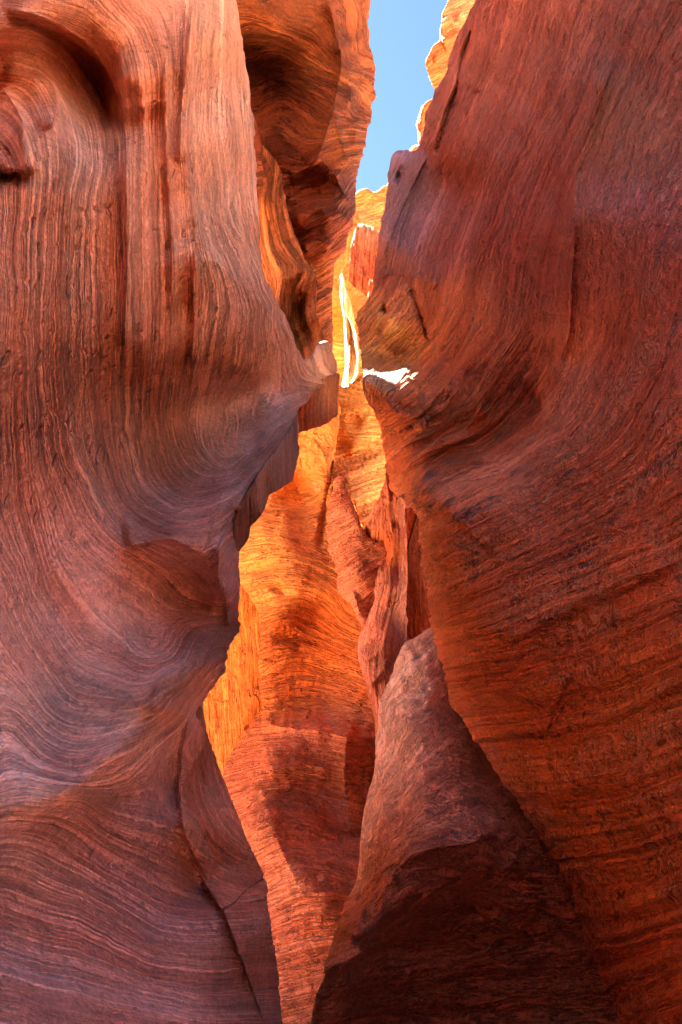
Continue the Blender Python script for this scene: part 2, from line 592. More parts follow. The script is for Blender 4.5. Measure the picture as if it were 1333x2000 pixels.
def sandstone(name, lines=0.07, line_amt=0.2, band_amt=0.15, pits=0.0, crust=0.0, varnish=0.0, bump=1.0, grain=0.26,
              unit=1.0, rough=0.86, spec=0.2, cracks=0.0, broken=1.5, groove=0.6, gmin=0.3, dark=0.35, vcol=(0.15, 0.115, 0.15)):
    """layered rock: 'strata' carries the bedding, 'tint' the local colour of the stone; unit = size of the grain in the distance"""
    k = NT(name)
    tc = k.n('ShaderNodeTexCoord').outputs['Object']
    s = k.attr('strata')
    tint = k.attr('tint', 'Color')
    slow = k.n('ShaderNodeSeparateColor')
    k.put(slow.inputs[0], k.attr('slow', 'Color'))       # slow variations of the stone: warp, patch, band
    warp, patch, band = slow.outputs[0], slow.outputs[1], slow.outputs[2]
    s2 = k.math('ADD', s, k.math('MULTIPLY', k.math('SUBTRACT', warp, 0.5), 7.0))
    gr = k.noise(tc, scale=80 / unit, detail=2, rough=0.9)
    gr2 = k.noise(tc, scale=30 / unit, detail=4, rough=0.72)
    s3 = k.math('ADD', s2, k.math('MULTIPLY', k.math('SUBTRACT', gr2, 0.5), 4.0))
    fine = k.noise(k.scale_col(tc, broken / unit), w=k.math('MULTIPLY', s3, lines), dim='4D', scale=1.0, detail=3, rough=0.78)
    strength = k.ramp(patch, 0.3, 0.65, 0.55, 1.0)
    gv = k.ramp(k.math('ABSOLUTE', k.math('SUBTRACT', fine, 0.5)), 0.004, 0.035, 1.0, 0.0)
    gmask = k.math('MULTIPLY', k.ramp(k.attr('groove'), 0, 1, gmin, 1.0), k.ramp(warp, 0.35, 0.6, 0.35, 1.0))
    gv = k.math('MULTIPLY', gv, gmask)
    f1 = k.ramp(fine, 0.30, 0.70, 1 - line_amt, 1 + line_amt, smooth=False)
    f2 = k.ramp(band, 0.30, 0.70, 1 - band_amt, 1 + band_amt)
    f3 = k.ramp(patch, 0.30, 0.72, 0.86, 1.14)
    f4 = k.ramp(gr, 0.25, 0.75, 1 - grain, 1 + grain, smooth=False)
    f5 = k.ramp(gr2, 0.25, 0.75, 0.74, 1.26, smooth=False)
    f6 = k.math('SUBTRACT', 1.0, k.math('MULTIPLY', gv, dark))
    v = f1
    for f in (f2, f3, f4, f5, f6): v = k.math('MULTIPLY', v, f)
    col = k.scale_col(tint, v)
    hue = k.mix(k.ramp(band, 0.35, 0.7), (1.05, 0.93, 0.88), (0.97, 1.05, 1.08))
    col = k.mix(1.0, col, hue, 'MULTIPLY')
    height = k.math('MULTIPLY', fine, 1.3)
    height = k.math('SUBTRACT', k.math('MULTIPLY', height, strength), k.math('MULTIPLY', gv, groove))
    height = k.math('ADD', height, k.math('MULTIPLY', gr2, 0.5))
    height = k.math('ADD', height, k.math('MULTIPLY', gr, 0.14))
    if pits:
        # small weathered holes drawn out along the bedding
        cmb = k.n('ShaderNodeMapping')
        k.put(cmb.inputs['Vector'], tc)
        cmb.inputs['Scale'].default_value = (1.0, 1.0, 0.45)
        vo = k.t.nodes.new('ShaderNodeTexVoronoi')
        k.put(vo.inputs['Vector'], cmb.outputs[0]); vo.inputs['Scale'].default_value = 24 / unit
        cs = k.n('ShaderNodeSeparateColor'); k.put(cs.inputs[0], vo.outputs['Color'])
        szr = k.math('MULTIPLY', k.ramp(cs.outputs[0], 0.55, 1.0, -0.05, 0.30), 1.0)
        hole = k.ramp(k.math('SUBTRACT', vo.outputs['Distance'], szr), -0.02, 0.10, 1.0, 0.0)
        hole = k.math('MULTIPLY', hole, k.attr('groove'))
        height = k.math('SUBTRACT', height, k.math('MULTIPLY', hole, 1.8 * pits))
        col = k.mix(k.math('MULTIPLY', hole, 0.3), col, (0.12, 0.045, 0.03))  # shade inside the holes, mixed into the colour
    if varnish:
        a = k.noise(k.scale_col(tc, 3.0 / unit), w=k.math('MULTIPLY', k.math('ADD', s2, k.math('MULTIPLY', gr2, 16.0)), 0.045), dim='4D', scale=1.0, detail=3, rough=0.7)
        msk = k.math('MULTIPLY', k.ramp(a, 0.52, 0.60), k.ramp(patch, 0.44, 0.56))
        msk = k.math('MULTIPLY', msk, k.attr('varnish'))
        col = k.mix(k.math('MULTIPLY', msk, varnish), col, vcol)
    if crust:
        # flaking crust with pale raised rims
        v1 = k.noise(tc, scale=15 / unit, detail=3, rough=0.62, dist=1.2)
        rim = k.math('ABSOLUTE', k.math('SUBTRACT', k.math('FRACT', k.math('MULTIPLY', v1, 3.0)), 0.5))
        rim = k.ramp(rim, 0.03, 0.17, 1.0, 0.0)
        area = k.math('MULTIPLY', k.ramp(band, 0.38, 0.54, 0.35, 1.0), k.ramp(patch, 0.40, 0.52, 0.25, 1.0))
        area = k.math('MULTIPLY', area, k.attr('crust'))
        msk = k.math('MULTIPLY', rim, area)
        low = k.math('MULTIPLY', k.ramp(k.math('FRACT', k.math('MULTIPLY', v1, 3.0)), 0.55, 0.75), area)
        col = k.scale_col(col, k.math('SUBTRACT', 1.0, k.math('MULTIPLY', low, 0.35)))
        col = k.mix(k.math('MULTIPLY', msk, 0.8 * crust), col, (0.88, 0.58, 0.38))
        plate = k.math('MULTIPLY', k.ramp(k.math('FRACT', k.math('MULTIPLY', v1, 2.5)), 0.40, 0.60), k.attr('crust'))
        height = k.math('ADD', height, k.math('ADD', k.math('MULTIPLY', msk, 0.9), k.math('MULTIPLY', plate, 0.7)))
    if cracks:
        c1 = k.noise(k.scale_col(tc, 2.4 / unit), w=k.math('MULTIPLY', s3, 0.016), dim='4D', scale=1.0, detail=4, rough=0.62)
        plate = k.ramp(k.math('FRACT', k.math('MULTIPLY', c1, 6.0)), 0.0, 0.10)
        height = k.math('ADD', height, k.math('MULTIPLY', plate, k.math('MULTIPLY', k.ramp(patch, 0.36, 0.6), 0.9 * cracks)))
    bp = k.n('ShaderNodeBump')
    bp.inputs['Strength'].default_value = bump
    bp.inputs['Distance'].default_value = 0.045 * unit
    k.put(bp.inputs['Height'], height)
    k.put(k.b.inputs['Normal'], bp.outputs[0])
    k.put(k.b.inputs['Base Color'], col)
    k.b.inputs['Roughness'].default_value = rough
    k.b.inputs['Specular IOR Level'].default_value = spec
    return k.m
#MATS
M_left = sandstone('layered_red_sandstone', lines=0.13, line_amt=0.27, band_amt=0.13, pits=1.0, broken=0.28, groove=0.9, gmin=0.25, dark=0.42, grain=0.30)
M_right = sandstone('crusted_red_sandstone', lines=0.085, line_amt=0.22, band_amt=0.14, grain=0.34, dark=0.3, crust=1.0, varnish=0.85, broken=1.8, groove=0.5, gmin=0.5, rough=0.62, spec=0.35)
M_boulder = sandstone('rough_grey_pink_sandstone', lines=0.06, line_amt=0.22, band_amt=0.12, crust=0.8, varnish=0.8, broken=3.5, groove=0.7, gmin=0.5, rough=0.6, spec=0.4, grain=0.34, dark=0.3, vcol=(0.30, 0.30, 0.37))  # vcol: varnish lightened to blue grey, a sheen put into the colour
M_mid = sandstone('orange_sandstone', lines=0.08, line_amt=0.11, band_amt=0.12, dark=0.22, unit=2.2, cracks=0.8, broken=1.6, groove=0.5, gmin=0.6)
M_up = sandstone('banded_sandstone', lines=0.08, line_amt=0.42, band_amt=0.3, unit=2.4, broken=1.0, groove=0.7, gmin=0.8)
M_far = sandstone('distant_sandstone', lines=0.12, line_amt=0.25, band_amt=0.2, unit=5, groove=0.6, gmin=0.8)

# ------------------------------------------------------------------ ground
gv = np.array([[-400, -400, 0], [400, -400, 0], [400, 400, 0], [-400, 400, 0]], float)
def ground():
    n = 160
    a = np.linspace(-1, 1, n); a = np.sign(a) * np.abs(a) ** 3 * 600
    gx, gy = np.meshgrid(a, a)
    p = np.stack([gx.ravel(), gy.ravel(), np.zeros(n * n)], -1)
    p[:, 2] = 0.08 * fbm(p / 1.7, 3, 77) - 1.5
    i = np.arange(n * n).reshape(n, n)
    f = np.stack([i[:-1, :-1].ravel(), i[:-1, 1:].ravel(), i[1:, 1:].ravel(), i[1:, :-1].ravel()], -1)
    me = make_mesh('sandy_ground', p, f, np.zeros((0, 3), int), {})
    k = NT('red_sand')
    tc = k.n('ShaderNodeTexCoord').outputs['Object']
    g1 = k.noise(tc, scale=3, detail=6); g2 = k.noise(tc, scale=90, detail=3)
    col = k.mix(k.ramp(g1, 0.3, 0.7), (0.40, 0.19, 0.10), (0.50, 0.26, 0.15))
    col = k.scale_col(col, k.ramp(g2, 0.2, 0.8, 0.85, 1.15))
    k.put(k.b.inputs['Base Color'], col); k.b.inputs['Roughness'].default_value = 0.95
    bp = k.n('ShaderNodeBump'); bp.inputs['Distance'].default_value = 0.02
    k.put(bp.inputs['Height'], g1); k.put(k.b.inputs['Normal'], bp.outputs[0])
    me.materials.append(k.m)
    o = bpy.data.objects.new('ground', me); SC.collection.objects.link(o)
    o['kind'] = 'structure'; o['label'] = 'red sandy floor of the canyon'; o['category'] = 'ground'
ground()

# ------------------------------------------------------------------ A: near left wall
A_poly = [(455,-900),(462,0),(475,105),(488,158),(496,236),(504,315),(507,394),(508,473),(517,536),(541,588),(570,651),(576,677),(595,705),
 (612,692),(620,670),(644,668),(652,690),(659,730),(660,742),(638,752),(628,760),(610,768),(606,784),(582,800),(584,830),(584,886),(572,936),(525,965),(520,991),
 (488,1028),(486,1054),(464,1076),(467,1123),(471,1228),(452,1259),(441,1312),(417,1350),(398,1372),(400,1394),(407,1442),(441,1531),
 (470,1610),(494,1662),(517,1710),(522,1746),(528,1804),(541,1878),(546,1956),(549,2000),(556,2400),(-700,2400),(-700,-400),(-80,-430),(120,-1000)]
A_depth = [
 (-650,-1400,1.5),(-300,-1100,1.9),(100,-1000,2.4),(300,-700,3.0),
 # top
 (-650,-400,1.5),(-300,-400,1.9),(0,-400,2.2),(240,-400,2.8),(455,-880,4.1),(462,-400,4.1),
 (-650,200,1.25),(-300,100,1.6),
 (0,0,2.05),(0,60,2.0),(0,130,2.22),(0,200,2.12),(0,330,1.85),
 (120,20,2.2),(120,90,2.45),(120,160,2.45),(110,230,2.12),(110,330,2.02),
 (200,60,2.45),(200,150,2.75),(205,220,2.72),(180,300,2.25),
 (245,60,2.55),(250,150,2.55),(245,300,2.45),
 (310,50,2.75),(310,200,2.68),(310,400,2.66),
 (380,20,3.05),(378,200,2.98),(380,400,2.95),
 (430,50,3.15),(430,250,3.12),(440,420,3.2),
 (462,0,3.7),(490,160,3.7),(506,340,3.8),(515,500,3.95),(570,650,4.25),
 (450,520,3.2),(520,640,3.75),
 (-300,600,1.55),(-650,700,1.2),
 (0,500,1.8),(0,700,1.82),(0,850,1.95),(0,1000,2.02),(0,1150,2.0),(0,1300,1.92),(0,1450,1.8),(0,1580,1.62),
 (100,450,2.02),(100,700,2.08),(100,880,2.22),(100,1050,2.25),(100,1200,2.2),
 (200,500,2.28),(200,700,2.36),(200,850,2.55),(200,980,2.48),(200,1150,2.38),(200,1300,2.25),(200,1420,2.08),
 (300,550,2.62),(300,700,2.70),(300,820,3.12),(300,930,2.95),(300,1000,2.72),(300,1080,2.6),
 (380,600,2.95),(380,700,3.05),(390,790,3.52),(400,880,3.35),(400,950,3.02),(400,1010,2.78),
 (470,620,3.3),(470,700,3.45),(480,780,3.88),(490,850,3.65),(500,900,3.35),
 (560,700,4.1),(560,770,4.1),(560,810,3.85),
 (620,720,4.6),(640,690,4.75),(600,760,4.35),
 # front face of the broken rim
 (540,880,3.42),(510,920,3.22),(480,965,3.05),(457,1010,2.9),
 (580,900,4.0),(560,930,3.85),(520,965,3.6),(485,1030,3.4),
 # block
 (340,1060,2.56),(430,1080,2.78),(440,1150,2.88),(460,1230,3.1),
 (390,1120,2.88),(340,1120,2.76),(280,1120,2.62),(330,1200,2.76),(400,1180,2.92),
 (280,1250,2.52),(360,1250,2.68),(420,1250,2.78),
 # lower ridge
 (100,1350,2.08),(100,1480,1.92),(150,1540,1.88),(220,1480,2.0),(300,1400,2.25),(350,1340,2.42),(400,1290,2.6),
 (250,1560,2.18),(320,1500,2.42),(370,1420,2.62),(390,1380,2.78),
 (100,1640,1.85),(200,1680,2.08),(300,1680,2.3),(350,1600,2.45),
 (0,1660,1.62),(0,1780,1.62),(0,1900,1.5),(0,2000,1.4),
 (150,1780,1.9),(150,1900,1.78),(150,2000,1.66),
 (300,1800,2.22),(300,1920,2.1),(300,2000,2.0),
 (430,1800,2.55),(450,1900,2.5),(460,2000,2.42),(520,1790,2.9),(540,1900,2.95),(549,2000,2.9),
 (-300,1000,1.6),(-300,1300,1.55),(-300,1600,1.3),(-300,1900,1.15),(-650,1300,1.15),(-650,1900,0.95),
 (0,2390,1.1),(300,2390,1.6),(556,2390,2.5),(-650,2390,0.8),
 # recessed facet
 (400,1470,2.98),(440,1580,3.0),(480,1690,3.05),(380,1560,2.82),(420,1680,2.8),(430,1740,2.74),
]
A_feats = [
 # ledges and grooves of the upper wall: crest(line, amp, left width, right width)
 crest([(232,80),(243,160),(243,240),(247,330),(250,450),(247,600),(240,720)], 0.05, 40, 5),
 crest([(180,120),(215,200),(232,290),(240,400),(240,560),(232,700)], 0.035, 40, 4),
 crest([(278,130),(282,220),(288,330),(293,450),(296,600),(290,740),(262,820),(258,880),(300,960)], 0.045, 5, 30),
 crest([(330,90),(322,150),(325,250),(330,380),(338,500),(330,640)], 0.04, 22, 5),
 crest([(345,0),(372,40),(365,120),(355,220),(350,330)], 0.05, 18, 5),
 crest([(378,0),(376,100),(372,200),(363,290),(365,350),(378,420),(400,470)], 0.11, 5, 45),
 crest([(383,480),(378,560),(380,640),(372,720)], 0.05, 28, 5),
 # fin: dark striated face below its lower edge
 step([(385,468),(430,510),(470,550),(520,590),(548,625),(575,668)], 0.0, 5, 60),
 crest([(372,440),(420,505),(470,552),(520,600),(560,650),(578,680)], 0.10, 6, 60),
 # arch at upper left
 crest([(0,18),(60,25),(130,55),(190,105),(232,170),(243,250)], 0.10, 60, 7),
 crest([(0,52),(60,58),(120,90),(170,150),(205,220),(222,300)], 0.05, 6, 40),
 crest([(0,140),(60,150),(110,165),(112,225),(85,260)], 0.07, 5, 30),
 crest([(0,165),(20,190),(45,230),(50,300),(50,330),(20,338),(0,325)], 0.09, 6, 24, 0.05),
 bump_at(10,345,40,14,-0.12),
 # ledge over the dark scoop
 crest([(240,860),(255,800),(300,760),(360,740)], 0.03, 20, 30),
 # broken rim
 crest([(582,805),(548,862),(516,905),(483,955),(460,1005)], 0.07, 60, 5, 0.06),
 # block
 crest([(240,1070),(300,1056),(342,1052),(385,1080),(418,1086)], 0.08, 45, 5),
 crest([(455,1010),(425,1078),(428,1130),(442,1170),(446,1230)], 0.06, 25, 4, 0.05),
 crest([(385,1082),(410,1110),(430,1128)], 0.05, 5, 10),
 crest([(0,1582),(90,1562),(160,1530),(230,1465),(300,1395),(350,1330),(400,1272),(445,1225)], 0.05, 100, 60),
 crest([(300,1395),(305,1340),(330,1310),(360,1320)], 0.03, 6, 20),
 # facet with a sharp edge
 step([(372,1390),(352,1470),(348,1560),(360,1640),(400,1720),(428,1775)], 0.10, 5, 70, 0.10),
 crest([(372,1390),(355,1470),(350,1560),(362,1640),(402,1715)], 0.05, 50, 6),
 step([(428,1775),(452,1768),(478,1742),(525,1718)], -0.09, 4, 150, 0.04),
]
A_str = [
 (20,[(18,560),(15,800),(25,1000),(70,1150),(150,1275),(300,1325),(370,1300)]),
 (80,[(70,450),(60,700),(75,900),(120,1060),(220,1180),(330,1230),(440,1215)]),
 (150,[(150,420),(145,700),(160,880),(220,1000),(320,1065),(420,1070),(460,1040)]),
 (245,[(246,300),(248,600),(245,830),(275,950),(350,1000),(440,975),(550,870)]),
 (300,[(300,150),(300,400),(305,650),(290,800),(310,900),(370,965),(450,945),(570,835)]),
 (370,[(376,0),(362,250),(375,420),(390,560),(375,720),(360,800),(395,900),(460,915),(580,815)]),
 (410,[(405,0),(392,250),(410,420),(465,560),(470,660),(450,760),(460,830),(505,870),(585,800)]),
 (440,[(435,0),(432,250),(455,430),(530,600),(535,700),(525,770),(550,810),(600,770)]),
 (475,[(470,60),(484,250),(500,430),(550,620),(590,720),(610,740)]),
 (500,[(630,680),(640,720),(650,735)]),
 (230,[(0,25),(60,32),(130,62),(195,120),(232,190),(240,280)]),
 (205,[(0,52),(60,58),(120,92),(170,150),(205,220),(222,320)]),
 (160,[(0,100),(60,105),(110,130),(150,190),(175,260),(180,330)]),
 (110,[(0,150),(60,165),(90,220),(110,300),(108,360)]),
 (40,[(0,260),(40,330),(40,420)]),
 (270,[(180,0),(240,60),(262,130),(268,250)]),
 (330,[(260,0),(310,70),(325,150),(325,300)]),
 (-80,[(0,1130),(60,1260),(150,1370),(280,1375),(360,1320)]),
 (-150,[(0,1290),(80,1390),(160,1430),(230,1420),(330,1355),(420,1260)]),
 (-215,[(0,1430),(80,1490),(150,1510),(240,1470),(350,1400)]),
 (-270,[(0,1565),(90,1560),(150,1560),(200,1590),(280,1620),(350,1640)]),
 (-245,[(330,1440),(370,1540),(420,1620),(490,1660)]),
 (-340,[(0,1640),(100,1660),(200,1720),(330,1790),(430,1795),(525,1790)]),
 (-420,[(0,1740),(150,1790),(300,1870),(420,1880),(540,1870)]),
 (-520,[(0,1860),(200,1920),(400,1965),(545,1960)]),
 (-640,[(0,1980),(200,2040),(545,2080)]),
 (-10,[(-300,600),(-300,1100),(-150,1400)]),(250,[(-300,0),(-100,10)]),
]
mauve = (0.36,0.19,0.175)
red = (0.47,0.205,0.13)
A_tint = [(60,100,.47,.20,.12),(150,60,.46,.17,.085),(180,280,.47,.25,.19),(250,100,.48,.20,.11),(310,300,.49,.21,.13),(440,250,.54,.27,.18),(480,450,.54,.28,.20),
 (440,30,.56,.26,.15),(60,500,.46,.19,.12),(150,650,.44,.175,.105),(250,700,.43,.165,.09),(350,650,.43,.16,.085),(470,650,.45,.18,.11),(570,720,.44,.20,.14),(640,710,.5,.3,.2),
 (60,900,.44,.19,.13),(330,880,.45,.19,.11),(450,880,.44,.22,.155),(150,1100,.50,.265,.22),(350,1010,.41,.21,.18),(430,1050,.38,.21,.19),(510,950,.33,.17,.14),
 (100,1400,.66,.42,.39),(250,1250,.60,.37,.33),(60,1250,.58,.34,.30),(200,1380,.66,.42,.39),(60,1530,.64,.42,.40),(300,1320,.56,.34,.30),(20,1400,.64,.41,.38),(400,1200,.36,.175,.14),(250,1600,.35,.205,.21),(120,1640,.38,.23,.25),(430,1600,.47,.235,.175),(470,1700,.47,.23,.175),  # bowl and foot tinted paler and more mauve, standing for sky light
 (60,1700,.46,.30,.33),(60,1950,.45,.31,.35),(300,1900,.46,.29,.32),(500,1900,.38,.215,.215),(200,1750,.40,.245,.275),(560,890,.27,.14,.12),(530,940,.27,.14,.12),(490,1010,.27,.14,.13),(470,1130,.30,.165,.16),(545,845,.45,.26,.22),(505,890,.46,.27,.24),(465,955,.45,.27,.25)]  # rim face tinted dark for its shade, rim top pale for its light
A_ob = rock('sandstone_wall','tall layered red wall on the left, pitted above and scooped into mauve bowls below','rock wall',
     A_poly, A_depth, [amp(g, 1.9) for g in A_feats], A_str, A_tint, M_left, exag=1.75, sat=0.9, gain=1.28, st=2.2, ledge=(0.010, 12.0), bandf=0.02, pits=[(0,330,250,860,110,1.8,4.5,0.014),(30,380,220,700,16,3.0,5.5,0.016),(250,350,480,760,60,1.6,3.6,0.013),(60,800,420,1000,40,1.6,3.4,0.011),(380,60,490,420,36,1.6,3.2,0.013)], outer=(lambda x, y: x < -690, (0, .08, .22, .5, 1), ((0, -.3, -.3, .6, 3.2), (0, -1.5, -4, -5, -5.5), (0, 0, 0, 0, 0))), rr=26, rk=0.9, back=1.5, inset=0.5, seed=2, rough=0.010, sfine=0.004, sfreq=0.045,  # outer: unseen wall round behind the camera, added to cut light from behind
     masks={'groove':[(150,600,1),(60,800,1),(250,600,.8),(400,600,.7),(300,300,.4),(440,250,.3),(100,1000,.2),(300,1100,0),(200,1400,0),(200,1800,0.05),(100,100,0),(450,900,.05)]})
# dark underside of the ledge
B_poly = [(560,745),(600,745),(662,728),(661,770),(658,812),(632,832),(584,847),(570,860),(540,800)]
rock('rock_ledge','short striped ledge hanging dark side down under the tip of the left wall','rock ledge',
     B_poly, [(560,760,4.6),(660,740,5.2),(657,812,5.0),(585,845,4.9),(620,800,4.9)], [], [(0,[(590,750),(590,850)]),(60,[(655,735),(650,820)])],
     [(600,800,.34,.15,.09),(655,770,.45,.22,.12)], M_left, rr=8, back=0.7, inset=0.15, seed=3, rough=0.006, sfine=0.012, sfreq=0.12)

# ------------------------------------------------------------------ F: right wall
F_poly = [(948,-90),(930,0),(919,21),(896,58),(877,105),(869,142),(848,173),(840,194),(830,210),(827,252),(819,289),(812,296),(790,293),(772,299),(762,315),(759,336),
 (757,368),(751,404),(744,449),(739,476),(735,518),(730,560),(720,581),(702,599),(694,614),(691,630),(699,653),(703,689),(709,722),(711,737),(709,755),(712,776),(730,800),
 (741,842),(753,887),(757,930),(772,970),(785,976),(800,990),(814,1007),(817,1049),(827,1123),(840,1201),(859,1280),(885,1379),(927,1442),(964,1494),(1001,1547),(1043,1615),(1079,1668),
 (1116,1746),(1137,1804),(1163,1867),(1190,1930),(1211,2000),(1300,2400),(2000,2400),(2000,650),(1650,250),(1440,-60),(1200,-100)]
F_depth = [
 (935,-400,4.6),(1150,-400,3.6),(1350,-400,2.7),(1900,-400,1.6),
 (930,0,4.6),(1000,0,4.2),(1150,0,3.4),(1333,0,2.5),(1700,0,1.7),(1900,300,1.35),
 (850,200,4.9),(900,150,4.55),(960,200,4.2),(1100,200,3.45),(1200,200,2.95),(1333,250,2.35),
 (830,290,5.0),(880,320,4.55),(980,350,4.0),(1100,380,3.35),(1160,420,2.85),(1333,450,2.15),
 (765,330,5.35),(800,330,5.2),(850,360,5.0),(760,450,5.45),(800,450,5.3),(850,460,4.95),(900,460,4.45),(1000,500,3.9),(1100,520,3.4),
 (740,540,5.5),(790,530,5.3),(850,540,4.85),(930,560,4.3),(1020,600,3.9),(1110,620,3.45),(1200,600,2.75),(1333,620,2.15),
 # knob
 (700,620,5.6),(740,590,5.4),(770,600,5.2),(810,600,5.0),(760,650,5.3),(800,650,5.15),(830,650,4.95),(740,700,5.4),(790,700,5.35),(850,690,4.85),
 # ledge
 (715,735,5.0),(760,735,5.15),(800,715,5.2),(720,770,4.95),(760,770,4.75),(800,760,4.65),
 (735,810,5.0),(780,820,4.7),(760,880,4.85),(800,880,4.5),(765,930,4.8),(800,960,4.35),(830,980,4.0),
 (880,700,4.55),(960,700,4.1),(1050,720,3.85),(1120,700,3.45),(860,800,4.4),(950,800,4.15),(1030,820,3.95),(1080,780,3.6),
 (880,860,4.3),(950,840,4.2),(1050,795,3.95),(1020,842,4.02),(960,878,4.08),(900,905,4.12),(850,935,4.12),(1090,830,3.3),(1045,880,3.35),(985,917,3.5),(920,948,3.6),(862,982,3.75),
 (1050,920,3.2),(1150,850,2.85),(1200,750,2.7),(1333,780,2.05),(1700,800,1.4),
 (820,1010,4.1),(850,1050,3.75),(950,1050,3.25),(1100,1050,2.75),(1220,1000,2.35),(1333,1000,1.95),
 (830,1120,4.15),(860,1180,3.75),(950,1180,3.2),(1100,1180,2.7),(1333,1180,1.9),
 (850,1240,4.15),(880,1300,3.75),(950,1300,3.25),(1070,1320,2.8),(1200,1300,2.35),(1333,1330,1.92),
 (890,1390,4.1),(960,1480,3.75),(1000,1420,3.25),(1080,1450,2.9),(1200,1450,2.45),(1333,1480,1.98),
 (1045,1610,3.55),(1090,1560,3.0),(1200,1600,2.55),(1333,1620,2.05),(1120,1740,3.35),(1180,1720,2.85),(1260,1750,2.45),(1333,1780,2.15),
 (1210,1990,3.15),(1270,1950,2.7),(1333,1950,2.3),(1300,2390,2.6),(1700,1600,1.45),(1900,1300,1.2),(1900,2000,1.25),(1800,2390,1.4),
]
F_feats = [
 # crack between the top slab and the wall
 crest([(925,50),(905,100),(890,180),(868,240),(848,310)], -0.14, 5, 3, 0.1),
 crest([(915,55),(893,110),(880,180),(858,245),(838,300)], 0.05, 12, 8),
 # pale seam running down the edge of the block
 crest([(838,295),(815,345),(785,410),(762,465),(748,520)], 0.05, 4, 14),
 crest([(862,330),(864,400),(862,470)], -0.05, 6, 5),
 bump_at(780,345,9,16,-0.1),
 # overhang above the knob
 crest([(735,545),(770,530),(830,545),(860,560)], 0.10, 10, 14),
 crest([(800,560),(815,600),(830,640),(838,670)], -0.10, 4, 5),
 bump_at(752,607,8,10,-0.15), bump_at(742,640,5,22,-0.08,20),
 crest([(762,590),(785,580),(805,583)], -0.04, 4, 4),
 # ledge shelf
 crest([(712,735),(740,748),(780,752),(806,735)], 0.10, 22, 5, 0.08),
 # flowing ribs under the ledge
 crest([(805,740),(830,790),(840,830),(800,860),(770,900),(765,960)], 0.06, 14, 14),
 crest([(745,770),(765,800),(795,812),(830,800)], 0.10, 6, 20),
 crest([(760,850),(790,838),(830,830),(870,790),(880,740)], 0.07, 6, 26),
 crest([(775,925),(800,890),(850,870),(910,840),(950,780)], 0.07, 6, 30),
 crest([(810,1000),(830,960),(880,925),(950,900),(1010,872),(1050,825),(1068,760),(1090,690)], 0.09, 14, 80),
 crest([(790,980),(815,945),(860,915),(930,885)], 0.05, 6, 18),
 # vertical fold of the upper wall
 crest([(1190,100),(1150,250),(1128,340),(1120,450),(1118,560),(1112,650),(1085,740)], 0.10, 24, 70),
 crest([(985,40),(955,120),(930,190)], 0.03, 5, 8),
 # spalled sheet on the lower bulge
 step([(1333,1100),(1200,1160),(1100,1200),(1010,1250),(960,1245),(900,1200)], -0.03, 3, 120, 0.1),
 step([(1070,1420),(1085,1380),(1068,1460),(1090,1520),(1120,1600),(1150,1660)], 0.03, 3, 60, 0.1),
 crest([(870,1250),(900,1340),(960,1430),(1020,1500),(1070,1560),(1110,1640),(1160,1760)], 0.06, 30, 16),
 bump_at(765,640,48,52,0.16),
]
F_str = [
 (0,[(745,540),(770,450),(815,350),(870,240),(935,100),(960,0)]),
 (60,[(800,540),(830,440),(880,330),(960,150),(1000,0)]),
 (120,[(830,620),(850,550),(870,480),(920,350),(990,200),(1050,0)]),
 (200,[(800,740),(850,690),(900,600),(920,520),(970,380),(1050,200),(1120,0)]),
 (260,[(770,830),(830,800),(890,730),(960,640),(985,530),(1040,370),(1110,220),(1190,0)]),
 (330,[(765,910),(800,870),(880,830),(960,760),(1030,650),(1050,530),(1090,380),(1150,250),(1250,0)]),
 (400,[(800,970),(850,920),(950,880),(1050,800),(1095,720),(1112,600),(1125,400),(1180,250),(1290,0)]),
 (470,[(820,1010),(880,970),(1000,900),(1110,820),(1190,650),(1220,450),(1290,250),(1400,0)]),
 (560,[(825,1080),(900,1040),(1050,960),(1200,870),(1290,720),(1340,500)]),
 (650,[(835,1170),(920,1130),(1080,1050),(1250,970),(1400,850)]),
 (740,[(850,1240),(950,1215),(1100,1150),(1300,1080),(1450,1000)]),
 (830,[(875,1330),(1000,1310),(1150,1270),(1333,1190)]),
 (930,[(930,1440),(1060,1430),(1200,1390),(1333,1330)]),
 (1040,[(1000,1540),(1100,1540),(1220,1520),(1333,1470)]),
 (1160,[(1080,1660),(1200,1650),(1333,1610)]),
 (1300,[(1140,1800),(1250,1790),(1333,1760)]),
 (1450,[(1210,1990),(1333,1930)]),
]
